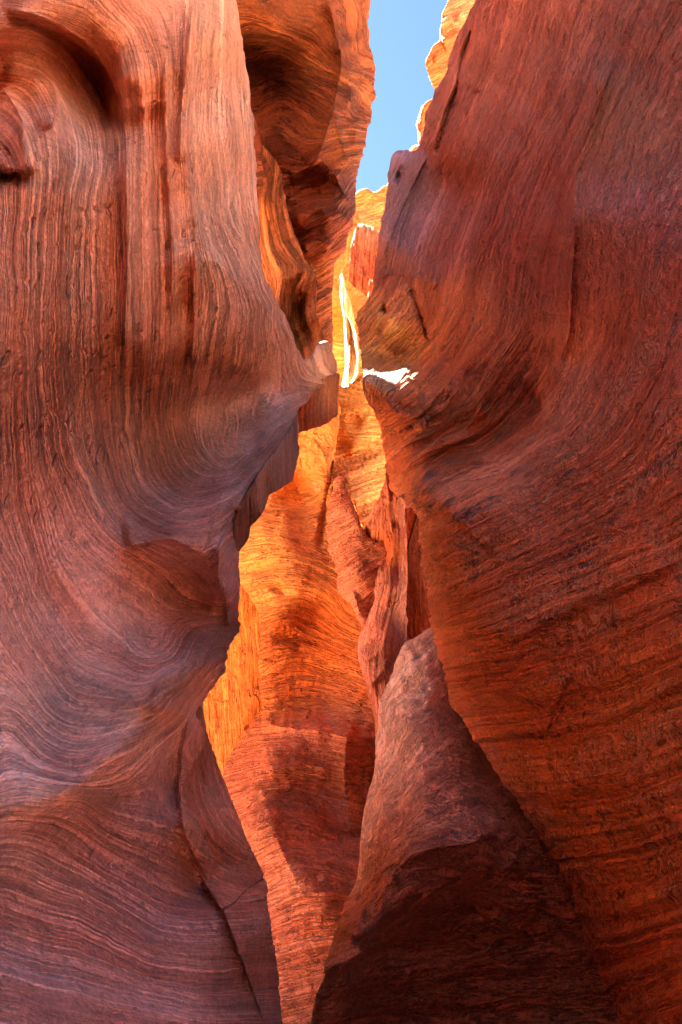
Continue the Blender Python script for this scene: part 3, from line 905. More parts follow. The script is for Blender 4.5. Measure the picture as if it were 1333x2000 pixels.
F_tint = [(960,60,.22,.075,.047),(1100,100,.21,.07,.04),(1300,100,.23,.08,.044),(850,200,.25,.12,.11),(900,300,.23,.08,.055),(780,340,.16,.125,.19),(800,450,.2,.15,.215),(770,400,.18,.14,.2),(850,480,.27,.13,.13),  # purple block: the tint also stands for the veil of glare over it
 (1000,450,.23,.078,.062),(1050,550,.24,.086,.07),(1250,450,.31,.135,.12),(1250,250,.25,.10,.055),(770,650,.80,.38,.16),(800,690,.74,.36,.17),(740,620,.76,.35,.14),(715,650,.72,.33,.13),(755,690,.82,.40,.18),(790,610,.62,.26,.11),(760,720,.7,.36,.18),(860,640,.36,.13,.06),(850,700,.36,.13,.06),(760,530,.3,.13,.09),(850,620,.36,.13,.06),  # knob tinted bright orange, standing for light bounced off the ledge
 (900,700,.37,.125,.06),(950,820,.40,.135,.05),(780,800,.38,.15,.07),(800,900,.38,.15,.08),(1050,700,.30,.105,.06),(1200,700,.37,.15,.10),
 (950,1000,.50,.23,.14),(1085,800,.50,.24,.16),(1060,880,.50,.24,.16),(1000,920,.52,.25,.16),(930,960,.52,.25,.16),(870,1000,.50,.24,.16),(1120,700,.46,.21,.14),(1030,800,.33,.105,.05),(980,850,.36,.115,.05),(900,890,.37,.12,.05),(1050,740,.33,.11,.06),(1100,950,.41,.16,.085),(850,1100,.40,.17,.10),(1000,1150,.50,.21,.11),(1250,1100,.50,.21,.11),(900,1280,.46,.175,.08),(1100,1350,.56,.215,.075),  # bulge paler for crust and light on it, hollow darker for its shade
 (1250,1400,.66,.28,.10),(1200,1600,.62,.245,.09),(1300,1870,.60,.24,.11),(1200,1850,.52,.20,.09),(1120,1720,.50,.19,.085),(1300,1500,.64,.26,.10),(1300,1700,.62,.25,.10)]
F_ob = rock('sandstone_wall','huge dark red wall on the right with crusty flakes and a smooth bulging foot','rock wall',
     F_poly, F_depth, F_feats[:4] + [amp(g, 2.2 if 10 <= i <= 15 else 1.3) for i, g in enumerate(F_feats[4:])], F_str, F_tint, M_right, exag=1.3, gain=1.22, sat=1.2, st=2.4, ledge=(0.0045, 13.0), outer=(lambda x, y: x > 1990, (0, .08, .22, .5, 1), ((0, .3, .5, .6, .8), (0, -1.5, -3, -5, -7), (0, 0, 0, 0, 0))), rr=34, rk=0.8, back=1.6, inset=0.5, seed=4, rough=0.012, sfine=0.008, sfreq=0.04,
     masks={'ribs':[(760,735,0),(720,765,0),(800,720,0),(800,820,1),(850,800,1),(780,920,.7),(755,880,.15),(742,820,.1),(765,930,.15),(735,790,0),(900,820,.7),(960,800,.3),(1050,700,.1),(850,720,.6),(800,640,0),(900,600,.1),(1000,950,0),(860,1020,.1),(1100,500,0),(1000,300,0),(850,450,0),(1000,1200,0),(1200,1000,0)],'varnish':[(1000,1050,1),(900,1150,1),(1200,1000,1),(1100,700,.2),(1000,300,.0),(1250,500,.5),(1200,1400,.3),(1300,1800,.2),(900,1350,.4)],'groove':[(1000,300,.6),(900,800,1),(1200,1300,.5)],'crust':[(1200,1300,1),(1000,1150,.7),(1100,1000,.8),(1250,800,.7),(1250,500,.35),(1100,600,.1),(950,900,.1),(1000,300,.0),(800,800,0),(800,500,0),(760,650,0),(1200,1600,1),(1300,1700,1),(1250,1900,.4),(900,1300,.5),(1150,100,0.05)]})

# ------------------------------------------------------------------ H: boulder foot at lower right
H_poly = [(900,1180),(860,1215),(840,1229),(797,1257),(775,1292),(760,1337),(745,1375),(739,1405),(732,1440),(730,1500),(719,1540),(706,1596),(701,1650),(696,1715),(664,1783),(640,1857),(632,1904),(612,1950),(604,2000),(590,2400),(1500,2400),(1400,1700),(1100,1300)]
H_depth = [(845,1232,4.9),(800,1262,4.9),(900,1250,4.8),(770,1330,4.85),(840,1320,4.6),(900,1400,4.55),(745,1400,4.85),(800,1420,4.5),(870,1450,4.3),(950,1500,4.25),
 (735,1500,4.7),(780,1540,4.15),(860,1560,3.85),(940,1580,3.85),(1000,1600,3.95),
 (712,1620,4.35),(760,1640,3.7),(840,1630,3.45),(920,1640,3.5),(1000,1680,3.75),(1080,1740,3.9),
 (700,1720,4.05),(740,1740,3.4),(800,1700,3.3),(870,1700,3.42),(950,1750,3.75),(1050,1820,3.95),(1130,1880,3.9),
 (650,1840,3.5),(700,1820,3.15),(760,1830,3.45),(850,1830,3.7),(950,1860,3.9),
 (628,1910,3.2),(660,1900,2.98),(700,1910,3.3),(760,1920,3.6),(620,1980,3.2),(700,1990,3.5),(850,1960,3.85),(1000,1980,3.95),(1150,1990,3.8),
 (600,2390,3.1),(900,2390,3.6),(1400,2390,3.4),(1350,1800,3.6),(1200,1500,4.2)]
H_feats = [
 crest([(735,1440),(732,1520),(715,1600),(722,1690)], -0.05, 6, 10),
 crest([(755,1740),(790,1680),(850,1655),(920,1650),(970,1620)], 0.08, 30, 8),
 crest([(690,1840),(712,1770),(740,1735),(770,1720)], 0.05, 20, 8),
 crest([(610,1925),(640,1890),(680,1880),(720,1850)], 0.09, 20, 6),
 crest([(960,1720),(1000,1690),(1020,1660)], 0.03, 6, 10),
]
H_str = [(0,[(760,1350),(820,1290),(870,1240)]),(70,[(745,1480),(800,1400),(900,1330)]),(140,[(735,1600),(800,1520),(880,1450),(950,1440)]),(210,[(710,1700),(800,1610),(900,1560),(1000,1560)]),
 (280,[(660,1800),(760,1700),(880,1650),(1050,1680)]),(360,[(640,1880),(760,1810),(900,1780),(1100,1790)]),(470,[(620,1960),(800,1920),(1150,1890)]),(560,[(620,2060),(800,2000),(1200,1980)])]
H_tint = [(830,1300,.62,.44,.41),(870,1350,.58,.43,.42),(800,1480,.64,.41,.35),(900,1500,.62,.42,.39),(950,1600,.60,.40,.36),(760,1600,.60,.34,.26),(990,1640,.50,.31,.27),(860,1590,.58,.37,.31),(700,1700,.44,.2,.13),(850,1650,.36,.17,.13),  # boulder top tinted lighter, standing for light from above
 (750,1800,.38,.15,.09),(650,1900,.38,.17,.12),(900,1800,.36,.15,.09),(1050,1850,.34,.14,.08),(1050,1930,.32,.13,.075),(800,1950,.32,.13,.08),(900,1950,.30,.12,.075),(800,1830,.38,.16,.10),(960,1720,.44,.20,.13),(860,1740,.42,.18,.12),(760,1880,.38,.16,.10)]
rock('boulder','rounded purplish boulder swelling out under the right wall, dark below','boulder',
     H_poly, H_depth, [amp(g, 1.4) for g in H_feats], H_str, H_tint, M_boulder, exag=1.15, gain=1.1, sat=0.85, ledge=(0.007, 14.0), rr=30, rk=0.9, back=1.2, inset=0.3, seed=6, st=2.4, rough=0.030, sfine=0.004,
     masks={'varnish':[(850,1300,1),(860,1420,1),(890,1520,.9),(780,1500,.4),(900,1600,.4),(850,1700,.0),(850,1850,.0)],'groove':[(850,1500,.8)],'crust':[(850,1400,.6),(900,1550,.6),(760,1650,.8),(700,1800,.7),(900,1850,.0),(900,1760,.1),(1050,1900,.0),(800,1950,.0),(780,1870,.05),(640,1900,.5)]})

# ------------------------------------------------------------------ G: ribs right of the middle
G_poly = [(775,830),(758,880),(752,940),(740,975),(728,995),(713,1019),(719,1060),(727,1080),(734,1110),(734,1135),(732,1172),(716,1215),(700,1247),(699,1285),(711,1322),(726,1375),(732,1412),(734,1480),(728,1560),(800,1560),(790,1300),(797,1250),(792,1190),(797,1120),(796,1050),(790,1000),(800,960),(850,900),(880,820)]
G_depth = [(760,880,5.5),(800,850,5.3),(850,900,5.6),(754,950,5.6),(775,980,5.4),(795,1020,6.3),(840,900,6.0),(718,1030,6.1),(740,1010,5.9),(760,1040,5.85),(780,1060,5.55),(798,1100,6.4),
 (730,1090,6.1),(755,1110,5.95),(775,1150,5.55),(795,1200,6.2),(735,1170,5.9),(755,1180,5.65),(712,1240,5.9),(740,1230,5.55),(770,1240,5.45),(800,1260,5.9),
 (705,1280,5.75),(735,1300,5.35),(765,1300,5.4),(725,1360,5.5),(745,1370,5.3),(732,1440,5.4),(760,1500,5.2),(880,1500,5.4),(890,1300,5.9)]
G_feats = [
 crest([(770,940),(778,1010),(780,1070),(778,1130),(768,1190),(752,1250),(748,1310)], 0.14, 22, 10),
 crest([(757,930),(762,1000),(768,1070),(762,1140),(755,1200)], 0.06, 7, 9),
 bump_at(748,1075,18,34,-0.25,10),
 crest([(733,1118),(752,1112),(766,1090),(768,1050)], 0.09, 5, 10),
 crest([(736,1130),(738,1190),(722,1240),(718,1300),(735,1370)], 0.10, 14, 8),
 crest([(706,1300),(735,1280),(760,1255)], 0.08, 8, 6), crest([(718,1345),(740,1320),(765,1290)], 0.07, 8, 6),
 crest([(712,1025),(735,1005),(752,965)], 0.07, 8, 12),
]
G_str = [(0,[(742,985),(735,1060),(742,1150),(720,1240),(712,1300)]),(40,[(757,900),(760,1000),(762,1100),(752,1200),(735,1290),(740,1380)]),(80,[(775,860),(780,1000),(785,1100),(775,1200),(755,1300)]),(130,[(830,900),(820,1050),(815,1200),(790,1290)])]
rock('rock_rib','pale ribbed column of wavy rock standing between the orange wall and the right wall','rock rib',
     G_poly, G_depth, G_feats, G_str, [(760,1000,.50,.25,.17),(770,1150,.50,.27,.2),(750,1280,.48,.24,.18),(745,1070,.45,.18,.08),(830,1100,.38,.17,.1),(760,880,.45,.2,.11)], M_mid,
     rr=12, back=1.2, inset=0.12, seed=7, jit=0.7, sig=3.0, st=2.2, rough=0.005, sfine=0.002, sfreq=0.12, ledge=(0.005, 13.0))

# G0: pink fin
G0_poly = [(662,925),(655,940),(648,965),(640,1010),(640,1045),(644,1075),(659,1120),(662,1150),(685,1180),(700,1212),(712,1235),(760,1240),(760,1060),(717,1050),(700,1010),(677,958),(670,935)]
rock('rock_rib','smooth pink fin of rock leaning beside the dark vertical seam','rock rib',
     G0_poly, [(662,925,7.6),(650,970,7.1),(645,1050,6.7),(680,1000,6.3),(675,1080,6.2),(700,1060,6.1),(700,1130,6.0),(670,1140,6.5),(720,1100,6.1),(690,1180,6.2),(715,1210,6.0),(740,1200,6.2)],
     [crest([(662,930),(668,970),(660,1010),(668,1080),(690,1150),(706,1215)],0.12,10,40)], [(0,[(640,1050),(720,1010)]),(90,[(660,1140),(730,1090)]),(-90,[(645,950),(700,930)]),(170,[(700,1210),(750,1170)])],
     [(680,1050,.5,.25,.16),(655,930,.5,.22,.11),(700,1180,.5,.24,.15)], M_mid, rr=14, back=1.0, inset=0.1, seed=8, jit=0.7, sig=3.0, st=2.5, rough=0.010, sfine=0.012, sfreq=0.12)

# ------------------------------------------------------------------ I + K1: orange middle wall
I_poly = [(560,780),(600,770),(640,770),(664,790),(662,830),(655,880),(650,960),(655,1020),(690,1150),(760,1230),(800,1400),(800,2400),(400,2400),(400,1640),(430,1560),(440,1519),(441,1502),(456,1469),(475,1435),(494,1412),(509,1382),(509,1356),(503,1322),(505,1262),(507,1225),(501,1195),(488,1165),(471,1139),(440,1060),(440,980)]
I_depth = [(580,800,8.2),(630,790,8.3),(655,830,8.0),(600,860,8.2),(640,900,7.9),(560,930,8.0),(610,950,8.1),(640,1000,7.5),(520,1000,7.9),(580,1000,7.8),(540,1030,7.3),(600,1060,7.1),(640,1080,7.0),
 (480,1060,7.5),(500,1120,7.1),(560,1120,6.8),(620,1130,6.75),(660,1160,6.7),(480,1150,7.2),(510,1200,6.9),(560,1200,6.75),(620,1220,6.9),(680,1240,6.7),(520,1300,6.85),(580,1290,6.85),(640,1300,6.85),(690,1320,6.5),
 (520,1380,6.75),(580,1380,6.7),(640,1390,6.65),(710,1400,6.35),(500,1430,6.5),(550,1430,6.25),(620,1430,6.2),(690,1440,6.15),(460,1490,6.5),(520,1490,6.05),(600,1490,6.05),(680,1500,6.05),
 (450,1530,6.3),(480,1560,6.0),(560,1570,5.9),(640,1570,5.95),(710,1580,6.0),(460,1640,5.9),(530,1640,5.6),(600,1660,5.55),(680,1680,5.6),(500,1720,5.75),(560,1740,5.45),(620,1740,5.3),(690,1760,5.35),
 (540,1850,5.6),(600,1860,5.4),(650,1850,5.3),(540,1990,5.4),(600,1990,5.3),(560,2390,4.8),(700,2390,4.6),(420,2390,5.3),(420,1650,6.3),(780,1500,6.2),(790,1900,5.2)]
I_feats = [
 # scalloped alcove, upper left
 bump_at(585,965,40,45,-0.22,-20), crest([(545,1000),(580,1012),(620,1008),(640,990)],0.10,8,20),
 crest([(588,880),(608,878),(625,900),(632,940),(625,975)],0.08,12,12), crest([(600,850),(630,880),(645,930),(640,990)],0.05,8,10),
 crest([(655,865),(650,905),(645,940),(632,1005),(625,1075)],-0.14,7,5),
 bump_at(512,1115,30,14,-0.10,-10), bump_at(545,1150,18,10,-0.08,20), bump_at(500,1135,30,12,0.08),
 bump_at(560,1240,26,14,-0.06), bump_at(620,1200,40,30,-0.10),
 crest([(505,1410),(560,1420),(620,1425),(700,1445)],0.10,40,10),
 crest([(470,1560),(540,1500),(610,1490),(650,1510)],0.04,5,26), crest([(480,1600),(560,1570),(640,1590)],0.03,5,20),
 crest([(520,1580),(545,1640),(570,1710),(600,1770)],0.035,20,36), crest([(470,1620),(530,1600),(550,1590)],0.04,6,14),
 bump_at(640,1640,50,30,-0.06), crest([(680,1420),(672,1520),(690,1640)],0.05,12,20),
 crest([(600,1770),(590,1850),(610,1960)],0.02,16,24),
]
I_str = [(0,[(560,830),(600,850),(630,900),(640,950)]),(60,[(520,1000),(560,1010),(610,1000),(640,960)]),(130,[(480,1060),(540,1050),(600,1060),(640,1080)]),(210,[(480,1140),(560,1130),(640,1150),(680,1200)]),(300,[(505,1230),(580,1210),(680,1260)]),
 (400,[(510,1330),(600,1310),(700,1340)]),(500,[(500,1430),(600,1420),(720,1440)]),(600,[(450,1540),(550,1510),(700,1540)]),(700,[(470,1640),(560,1600),(700,1640)]),(800,[(510,1740),(600,1700),(700,1720)]),(950,[(540,1870),(650,1840)]),(1080,[(545,1990),(620,1970)])]
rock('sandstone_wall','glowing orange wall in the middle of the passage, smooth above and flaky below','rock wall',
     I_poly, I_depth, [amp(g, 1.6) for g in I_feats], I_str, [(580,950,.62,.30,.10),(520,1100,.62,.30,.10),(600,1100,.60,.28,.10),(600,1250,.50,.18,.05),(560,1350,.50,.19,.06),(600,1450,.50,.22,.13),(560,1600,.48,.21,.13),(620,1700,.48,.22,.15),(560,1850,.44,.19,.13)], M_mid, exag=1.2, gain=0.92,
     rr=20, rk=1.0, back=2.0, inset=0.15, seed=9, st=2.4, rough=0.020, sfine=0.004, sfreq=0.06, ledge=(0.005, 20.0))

# K2: yellow wall
K2_poly = [(600,745),(640,740),(672,760),(700,735),(720,720),(790,760),(800,900),(800,1010),(730,1060),(712,1040),(700,1010),(690,985),(677,962),(660,970),(640,975),(615,960),(610,900),(600,850)]
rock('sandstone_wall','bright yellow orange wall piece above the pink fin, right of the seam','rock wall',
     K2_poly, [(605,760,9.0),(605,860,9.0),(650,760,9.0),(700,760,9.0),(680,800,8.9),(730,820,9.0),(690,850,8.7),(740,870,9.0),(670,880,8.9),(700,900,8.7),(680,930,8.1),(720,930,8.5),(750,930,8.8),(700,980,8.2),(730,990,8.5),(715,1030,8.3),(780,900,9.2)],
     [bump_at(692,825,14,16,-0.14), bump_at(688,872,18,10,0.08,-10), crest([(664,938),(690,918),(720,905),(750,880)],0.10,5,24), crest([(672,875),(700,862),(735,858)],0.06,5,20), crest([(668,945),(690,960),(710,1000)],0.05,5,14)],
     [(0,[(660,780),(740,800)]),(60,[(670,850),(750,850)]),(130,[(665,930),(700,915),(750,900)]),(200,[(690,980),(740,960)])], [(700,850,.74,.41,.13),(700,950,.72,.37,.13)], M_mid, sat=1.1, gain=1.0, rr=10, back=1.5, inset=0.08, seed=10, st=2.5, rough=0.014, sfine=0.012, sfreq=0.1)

# J: bright back wall, and the strip beside it
J_poly = [(-600,-90),(-250,-90),(100,-70),(300,130),(420,250),(590,330),(590,900),(530,1050),(540,1400),(520,1700),(300,1800),(-600,1800)]  # unseen high left part added to keep direct sun off the middle
rock('sandstone_wall','bright orange back wall glimpsed low behind the left wall','rock wall',
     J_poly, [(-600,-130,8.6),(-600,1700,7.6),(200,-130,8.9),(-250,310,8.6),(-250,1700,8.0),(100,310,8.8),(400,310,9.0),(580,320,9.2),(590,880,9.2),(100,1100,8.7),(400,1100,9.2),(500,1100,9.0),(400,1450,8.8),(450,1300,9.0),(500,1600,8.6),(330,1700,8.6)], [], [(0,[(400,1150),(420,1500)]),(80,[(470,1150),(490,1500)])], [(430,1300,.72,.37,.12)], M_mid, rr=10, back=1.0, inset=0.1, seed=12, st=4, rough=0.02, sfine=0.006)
J1_poly = [(440,1050),(500,1080),(530,1150),(535,1230),(535,1290),(530,1370),(500,1420),(470,1430),(474,1386),(462,1320),(455,1270),(452,1180)]
rock('rock_rib','narrow orange rib between the left wall edge and the glowing middle wall','rock rib',
     J1_poly, [(455,1100,8.2),(480,1180,7.9),(460,1250,8.2),(490,1280,7.8),(475,1340,8.0),(505,1360,7.9),(530,1200,8.0),(525,1340,8.1),(480,1420,7.9)], [], [(0,[(455,1150),(470,1420)]),(40,[(490,1200),(510,1400)])], [(480,1300,.54,.24,.07)], M_mid, rr=12, back=0.8, inset=0.05, seed=13, st=2.5, rough=0.03, sfine=0.01)

# ------------------------------------------------------------------ C: upper left buttress
C2_poly = [(420,-720),(738,-720),(733,-20),(728,0),(722,40),(724,90),(729,130),(733,180),(728,215),(718,250),(712,300),(698,345),(697,385),(698,410),(690,440),(672,476),(660,500),(654,520),(652,560),(651,614),(651,674),(648,760),(540,760),(450,520),(432,400),(378,400),(374,266),(345,254),(312,230),(290,230),(297,300),(299,400),(60,400),(60,-700)]  # unseen left sheet added to shade the right wall, notched to sun the ledge
C2_depth = [(440,-700,6.6),(738,-700,8.4),(440,-400,6.6),(733,-400,8.4),(160,-700,5.6),(160,-100,5.8),(160,400,5.8),(300,-300,6.2),(300,100,6.25),(300,400,6.25),(400,100,6.35),(340,300,6.3),(390,300,6.4),(390,400,6.45),(430,330,6.7),(435,400,6.8),(470,0,6.2),(540,-20,6.4),(600,0,6.6),(660,0,6.9),(725,0,8.2),(540,70,6.5),(500,120,7.4),(530,150,7.6),(580,120,7.2),(630,100,6.9),(660,120,6.9),(700,100,7.5),(730,170,8.2),
 (500,250,7.6),(540,250,7.5),(600,230,7.15),(650,220,6.9),(690,230,7.4),(715,260,8.0),(520,320,7.5),(560,320,7.3),(610,310,7.2),(650,300,7.2),(690,320,7.5),(560,380,7.4),(620,380,7.35),(660,400,7.2),(690,400,7.6),
 (580,450,7.4),(640,440,7.2),(670,450,7.5),(600,500,7.6),(640,500,7.5),(620,580,7.8),(645,560,7.9),(630,680,8.0),(648,680,8.1),(450,400,7.6)]
C2_feats = [
 crest([(660,60),(668,120),(658,180),(640,250),(625,300),(600,330)],0.16,30,8), crest([(640,0),(655,50),(662,110)],0.10,6,10),
 crest([(672,110),(690,180),(672,210),(700,240),(690,300)],0.10,8,16), crest([(560,345),(600,330),(630,300)],0.08,6,22),
 crest([(575,440),(620,400),(650,430),(672,400)],0.10,8,16), crest([(590,480),(620,465),(650,480)],0.07,8,12), crest([(650,330),(672,380),(690,400)],0.08,10,8),
 crest([(655,200),(662,260),(690,330)],0.08,6,14), crest([(560,380),(590,405),(620,395),(640,370)],0.05,8,8), bump_at(605,370,40,34,-0.12),
]
C2_str = [(0,[(490,0),(560,40),(620,60)]),(60,[(495,140),(540,110),(600,150),(650,160)]),(120,[(500,230),(545,200),(600,240),(640,260)]),(170,[(510,300),(560,300),(600,320)]),(230,[(560,380),(600,350),(630,360),(650,320)]),(290,[(570,430),(610,410),(660,390),(700,330)]),(350,[(590,490),(640,460),(690,420)]),(420,[(610,560),(650,540)]),(500,[(630,680),(650,660)]),(-20,[(670,30),(690,130)]),(60,[(690,180),(720,230)])]
rock('rock_buttress','high dark overhanging buttress left of the sky with curved banding and an alcove','rock buttress',
     C2_poly, C2_depth, [amp(g, 2.4) for g in C2_feats], C2_str, [(540,20,.46,.2,.08),(560,180,.36,.12,.06),(620,150,.42,.17,.07),(690,130,.44,.19,.08),(700,260,.42,.18,.08),(610,370,.36,.11,.05),(650,440,.32,.11,.06),(690,390,.24,.12,.1),(620,560,.38,.16,.07)], M_up, gain=0.46,
     rr=16, back=lambda x: 0.12 + 1.4 * np.clip((x - 430) / 80, 0, 1), inset=0.3, seed=14, st=2.5, rough=0.024, sfine=0.006, sfreq=0.07, ledge=(0.007, 20.0))
C1_poly = [(455,250),(500,268),(530,300),(552,335),(553,360),(555,395),(560,425),(572,455),(585,482),(598,515),(612,530),(619,551),(620,611),(628,645),(640,670),(640,760),(520,760),(440,600)]
rock('rock_fin','orange fluted fin curling below the dark buttress','rock fin',
     C1_poly, [(480,280,7.7),(520,310,7.3),(548,350,7.0),(520,400,6.8),(550,420,6.6),(515,480,6.5),(560,480,6.3),(590,510,6.2),(540,530,6.2),(570,540,6.1),(610,545,6.15),(555,580,6.2),(590,590,6.5),(615,600,6.2),(570,640,6.3),(590,650,6.7),(625,650,6.3),(600,700,6.4),(480,600,6.6)],
     [crest([(520,330),(528,400),(522,450),(530,500),(560,540)],0.10,8,14), crest([(535,400),(545,450),(560,490),(580,520),(592,540)],0.06,10,8), crest([(545,545),(570,545),(590,525),(600,520)],0.10,14,5),
      crest([(598,517),(592,560),(596,600),(612,640)],0.12,10,12), bump_at(580,620,13,36,-0.35,15), crest([(575,650),(580,600),(592,575)],0.08,5,5)],
     [(0,[(505,330),(510,430),(530,520),(545,560)]),(30,[(535,340),(535,430),(555,500),(580,530)]),(60,[(553,380),(570,460),(600,520)]),(100,[(610,540),(612,600),(625,650)]),(50,[(570,560),(570,640),(590,690)])],
     [(520,350,.54,.24,.10),(560,500,.58,.28,.12),(570,450,.56,.24,.09),(570,620,.40,.2,.1),(610,580,.44,.22,.12)], M_up, rr=10, back=1.2, inset=0.1, seed=15, st=2, rough=0.010, sfine=0.004, sfreq=0.15, ledge=(0.006, 12.0))

# ------------------------------------------------------------------ far things
L_poly = [(600,430),(660,430),(690,400),(705,430),(692,450),(681,480),(676,520),(668,530),(690,560),(750,600),(750,1060),(600,1060)]
rock('sandstone_wall','far orange wall at the end of the passage beside the white streak','rock wall',
     L_poly, [(620,450,13),(690,420,16),(660,520,14),(640,640,13),(670,680,12.5),(650,740,12.8),(700,770,12.8),(620,780,12.8),(700,600,13),(690,1000,11)], [], [(0,[(640,450),(650,600)]),(60,[(640,650),(680,660)]),(120,[(650,740),(690,730)])], [(680,450,.5,.2,.06),(650,640,.58,.33,.1),(660,700,.56,.34,.16)], M_far, rr=5, back=1.5, inset=0.03, seed=16, jit=0.7, sig=3.0, st=2, rough=0.012, sfine=0.006, sfreq=0.12)
D2_poly = [(697,438),(706,434),(717,440),(728,442),(740,455),(790,500),(760,640),(700,640),(688,622),(680,599),(677,566),(680,518),(685,480)]
rock('rock_fin','group of dark red upright fins in the gap under the far sunlit dome','rock fin',
     D2_poly, [(700,450,18),(720,450,18.2),(740,470,18),(690,520,17.2),(710,520,17.6),(735,540,17),(690,590,16.8),(720,600,16.5)], [crest([(716,442),(708,490),(690,525)],0.05,14,8),crest([(716,442),(722,490),(716,530),(724,570)],0.05,8,12),crest([(740,460),(730,500),(734,560)],0.06,8,8)],
     [(0,[(690,450),(684,560)]),(60,[(730,450),(720,600)])], [(710,520,.42,.17,.1),(715,440,.5,.26,.16),(725,540,.46,.17,.07)], M_far, rr=5, back=2, inset=0.05, seed=17, jit=0.7, sig=3.0, st=2, rough=0.012, sfine=0.008, sfreq=0.15)
D_poly = [(640,410),(690,388),(699,377),(708,374),(717,373),(726,377),(735,378),(744,374),(757,362),(800,350),(830,420),(820,560),(660,560),(640,500)]
rock('rock_dome','distant sunlit orange dome closing the gap under the sky','rock dome',
     D_poly, [(700,380,40),(740,380,40),(757,365,40),(700,415,40.8),(745,398,40.8),(700,430,41.2),(740,430,41.2),(700,500,42),(740,500,42)], [step([(690,415),(715,408),(755,390)],-0.8,3,200,0.02)], [(0,[(690,380),(750,370)]),(40,[(690,420),(750,400)]),(80,[(690,450),(750,440)])], [(720,395,.50,.205,.085),(720,425,.38,.15,.08)], M_far, rr=6, back=8, inset=0.1, seed=18, jit=0.7, sig=3.0, st=2.5, rough=0.02, sfine=0.01)
E1_poly = [(880,-60),(877,0),(864,26),(861,79),(846,92),(835,113),(833,131),(838,152),(848,175),(900,220),(1000,100),(1000,-60)]
rock('rock_outcrop','largest of the sunlit orange outcrops leaning over the top of the right wall','rock outcrop',
     E1_poly, [(885,-40,10),(870,50,10.2),(845,110,10),(850,160,10.3),(920,40,10.8),(900,120,11),(950,0,11)], [crest([(868,30),(890,50),(900,20)],0.25,6,10),crest([(862,80),(880,75),(900,60)],0.3,5,16),crest([(845,115),(862,120),(860,150)],0.15,10,8)], [(0,[(840,100),(900,60)]),(60,[(850,150),(890,130)]),(-70,[(870,10),(910,-10)])], [(860,110,.50,.21,.085),(890,20,.54,.28,.16)], M_far, rr=8, back=1.5, inset=0.1, seed=19, jit=0.7, sig=3.0, st=2, rough=0.012, sfine=0.006)
E2_poly = [(860,185),(835,198),(824,208),(822,217),(814,240),(816,262),(817,282),(820,300),(880,300),(900,200)]
rock('rock_outcrop','middle sunlit outcrop, a small flat-sided tooth behind the right wall edge','rock outcrop',
     E2_poly, [(830,205,12),(818,240,12),(820,285,12),(860,240,12.4)], [crest([(828,205),(822,250),(824,285)],0.2,5,8)], [(0,[(815,220),(840,205)]),(60,[(817,280),(840,270)])], [(820,240,.50,.23,.12)], M_far, rr=5, back=1, inset=0.06, seed=20, jit=0.7, sig=3.0, st=2, rough=0.012, sfine=0.006)
E3_poly = [(815,281),(805,286),(797,296),(790,310),(850,320),(850,290)]
rock('rock_outcrop','smallest sunlit outcrop, a low yellow lump touching the purple block','rock outcrop',
     E3_poly, [(812,285,14),(800,295,14),(830,305,14)], [], [(0,[(795,300),(820,285)]),(30,[(800,315),(830,300)])], [(805,292,.56,.3,.1)], M_far, rr=6, back=1, inset=0.05, seed=21, jit=0.7, sig=3.0, st=2.5, rough=0.02)

# pale ledge of the right wall, struck by the sun
DF = DEPTH['huge dark red wall on th']
lg = [(x, y, DF(x, y) + o) for x, y, o in ((709,744,-.12),(722,741,-.20),(740,740,-.24),(765,739,-.24),(788,730,-.22),(806,716,-.12))]
lg += [(730,728,lg[2][2]+.20),(760,726,lg[3][2]+.20),(785,720,lg[4][2]+.20),(716,734,lg[1][2]+.16)]
lg += [(x, y, DF(x, y) + o) for x, y, o in ((716,772,.02),(728,792,.04),(742,800,.06),(770,776,.05),(790,760,.06),(803,738,.06),(740,765,-.14),(765,755,-.14))]
LG_poly = [(707,742),(712,733),(730,727),(755,727),(778,724),(795,714),(806,712),(806,725),(806,742),(795,768),(770,786),(748,804),(735,806),(722,792),(712,770)]
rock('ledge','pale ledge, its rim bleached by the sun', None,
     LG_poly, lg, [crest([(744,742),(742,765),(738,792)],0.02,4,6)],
     [(0,[(735,790),(738,760),(745,735)]),(40,[(755,772),(785,760),(800,735)]),(20,[(745,760),(770,752),(785,735)])], [(760,745,.62,.40,.26),(750,728,.70,.54,.40),(740,795,.45,.21,.12),(790,765,.42,.18,.10)], M_mid, rr=3, rk=1.0, back=0.5, inset=0.06, seed=22, st=1.5, jit=0.8, rough=0.0015, sfine=0.001, ledge=(0.0012, 7.0), sat=1.1, parent=F_ob)  # rim tint paler than the face below, standing for the sun on it

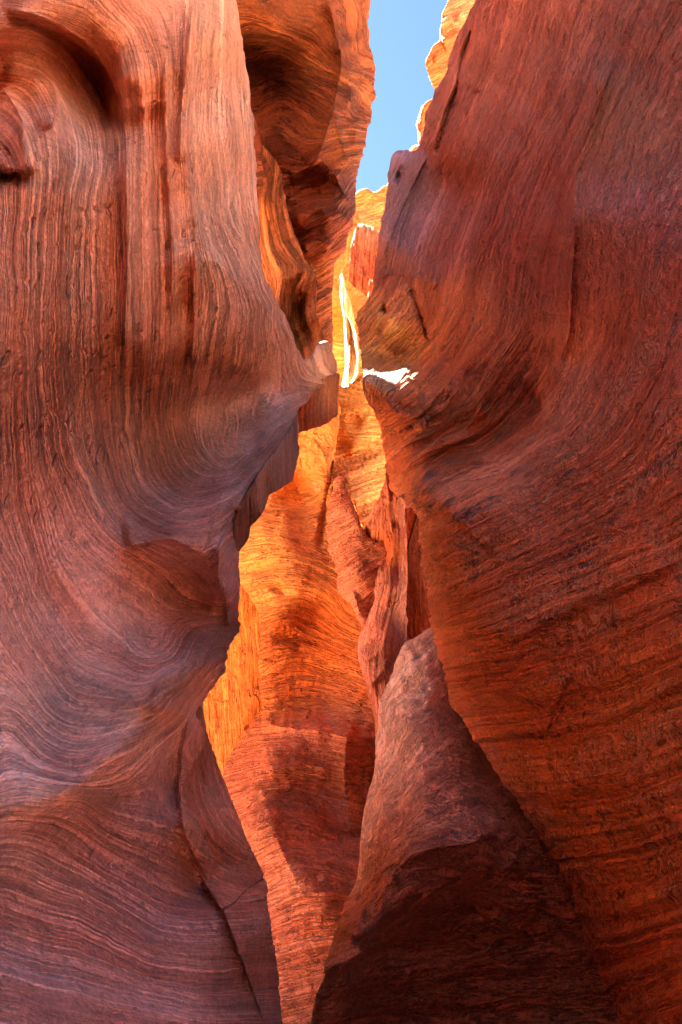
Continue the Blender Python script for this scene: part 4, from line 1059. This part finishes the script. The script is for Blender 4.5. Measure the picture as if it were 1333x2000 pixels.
for lab, pl, dz in (('slim white sunlit rib on the left of the two in the far slot', [(669,600),(673,606),(678,640),(680,680),(681,715),(679,745),(675,750),(676,715),(675,680),(673,640)], 12.0),
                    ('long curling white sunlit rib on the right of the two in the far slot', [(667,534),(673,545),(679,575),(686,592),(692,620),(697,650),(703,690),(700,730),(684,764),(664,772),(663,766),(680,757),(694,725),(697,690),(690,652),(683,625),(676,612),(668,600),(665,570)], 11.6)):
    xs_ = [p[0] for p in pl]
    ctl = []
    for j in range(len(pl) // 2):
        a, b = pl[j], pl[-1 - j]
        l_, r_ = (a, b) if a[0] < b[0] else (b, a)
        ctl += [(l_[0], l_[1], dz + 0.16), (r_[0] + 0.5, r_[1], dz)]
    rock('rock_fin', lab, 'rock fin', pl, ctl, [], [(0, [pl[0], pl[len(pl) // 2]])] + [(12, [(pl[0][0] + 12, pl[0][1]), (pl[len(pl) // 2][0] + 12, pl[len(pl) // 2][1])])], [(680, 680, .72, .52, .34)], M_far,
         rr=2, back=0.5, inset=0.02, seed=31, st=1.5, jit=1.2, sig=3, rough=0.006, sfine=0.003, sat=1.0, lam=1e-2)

rock('crevice_wall','dark back of the narrow crevice between the ribbed column and the right wall','rock wall',
     [(760,950),(900,930),(920,1300),(770,1320)], [(770,960,7.4),(900,960,7.0),(900,1280,6.6),(780,1300,7.0)], [], [(0,[(770,960),(780,1300)]),(90,[(880,960),(890,1290)])], [(820,1100,.36,.14,.08)], M_mid,
     rr=8, back=0.8, inset=0.1, seed=41, st=4, rough=0.02, sfine=0.004)


# ---- parts of the left wall: the broken slab along its rim and the fresh facet near its foot
DA = DEPTH['tall layered red wall on']
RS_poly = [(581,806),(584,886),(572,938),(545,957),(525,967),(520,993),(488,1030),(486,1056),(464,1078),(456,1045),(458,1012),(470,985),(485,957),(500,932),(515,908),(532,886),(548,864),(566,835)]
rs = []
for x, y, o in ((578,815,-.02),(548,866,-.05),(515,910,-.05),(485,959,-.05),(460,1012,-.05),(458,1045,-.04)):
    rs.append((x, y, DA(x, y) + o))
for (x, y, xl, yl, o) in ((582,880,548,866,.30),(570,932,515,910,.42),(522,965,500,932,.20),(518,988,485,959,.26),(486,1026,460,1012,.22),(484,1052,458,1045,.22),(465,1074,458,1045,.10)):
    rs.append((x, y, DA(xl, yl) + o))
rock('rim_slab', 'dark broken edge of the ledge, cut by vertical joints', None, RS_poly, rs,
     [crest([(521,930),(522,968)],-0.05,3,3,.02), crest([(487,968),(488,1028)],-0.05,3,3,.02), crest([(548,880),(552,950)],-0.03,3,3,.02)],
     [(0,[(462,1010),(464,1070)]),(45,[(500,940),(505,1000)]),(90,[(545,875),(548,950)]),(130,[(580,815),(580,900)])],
     [(520,950,.27,.145,.12),(570,860,.30,.17,.15),(475,1030,.22,.11,.09)], M_left, rr=4, rk=1.0, back=0.5, inset=0.03, seed=51, st=2, jit=2.2, sig=2.5, rough=0.006, sfine=0.002, ledge=(0.004, 8.0), sat=1.0, parent=A_ob)  # slab tinted darker, standing for the shade on its side face
FC_poly = [(392,1378),(400,1394),(407,1442),(441,1531),(470,1610),(494,1662),(517,1710),(505,1722),(478,1740),(456,1766),(432,1776),(405,1730),(378,1686),(356,1630),(348,1560),(354,1480),(374,1405)]
fc = [(x, y, DA(x, y) + o) for x, y, o in ((385,1400,.02),(358,1500,.03),(350,1570,.03),(360,1640,.02),(392,1710,-.0),(375,1500,.0),(370,1580,.0),(432,1768,-.07),(460,1750,-.07),(500,1715,-.07),(420,1560,-.03),(440,1650,-.06),(470,1690,-.06),(400,1470,-.01),(430,1520,-.01),(465,1612,-.02),(400,1620,-.04))]
rock('facet', 'smooth pink facet with a sharp lower edge', None, FC_poly, fc, [],
     [(0,[(380,1410),(378,1500),(400,1590),(440,1650),(510,1690)]),(40,[(355,1500),(352,1580),(380,1660),(440,1710),(500,1720)]),(-40,[(405,1460),(430,1560),(480,1640)]),(75,[(352,1640),(400,1730),(435,1770)])],
     [(430,1650,.56,.28,.21),(385,1450,.45,.23,.18),(460,1740,.55,.27,.20)], M_left, rr=3, rk=0.6, back=0.25, inset=0.03, seed=52, st=2, jit=1.5, sig=3, rough=0.003, sfine=0.001, ledge=(0.0025, 10.0), sat=1.0, parent=A_ob)
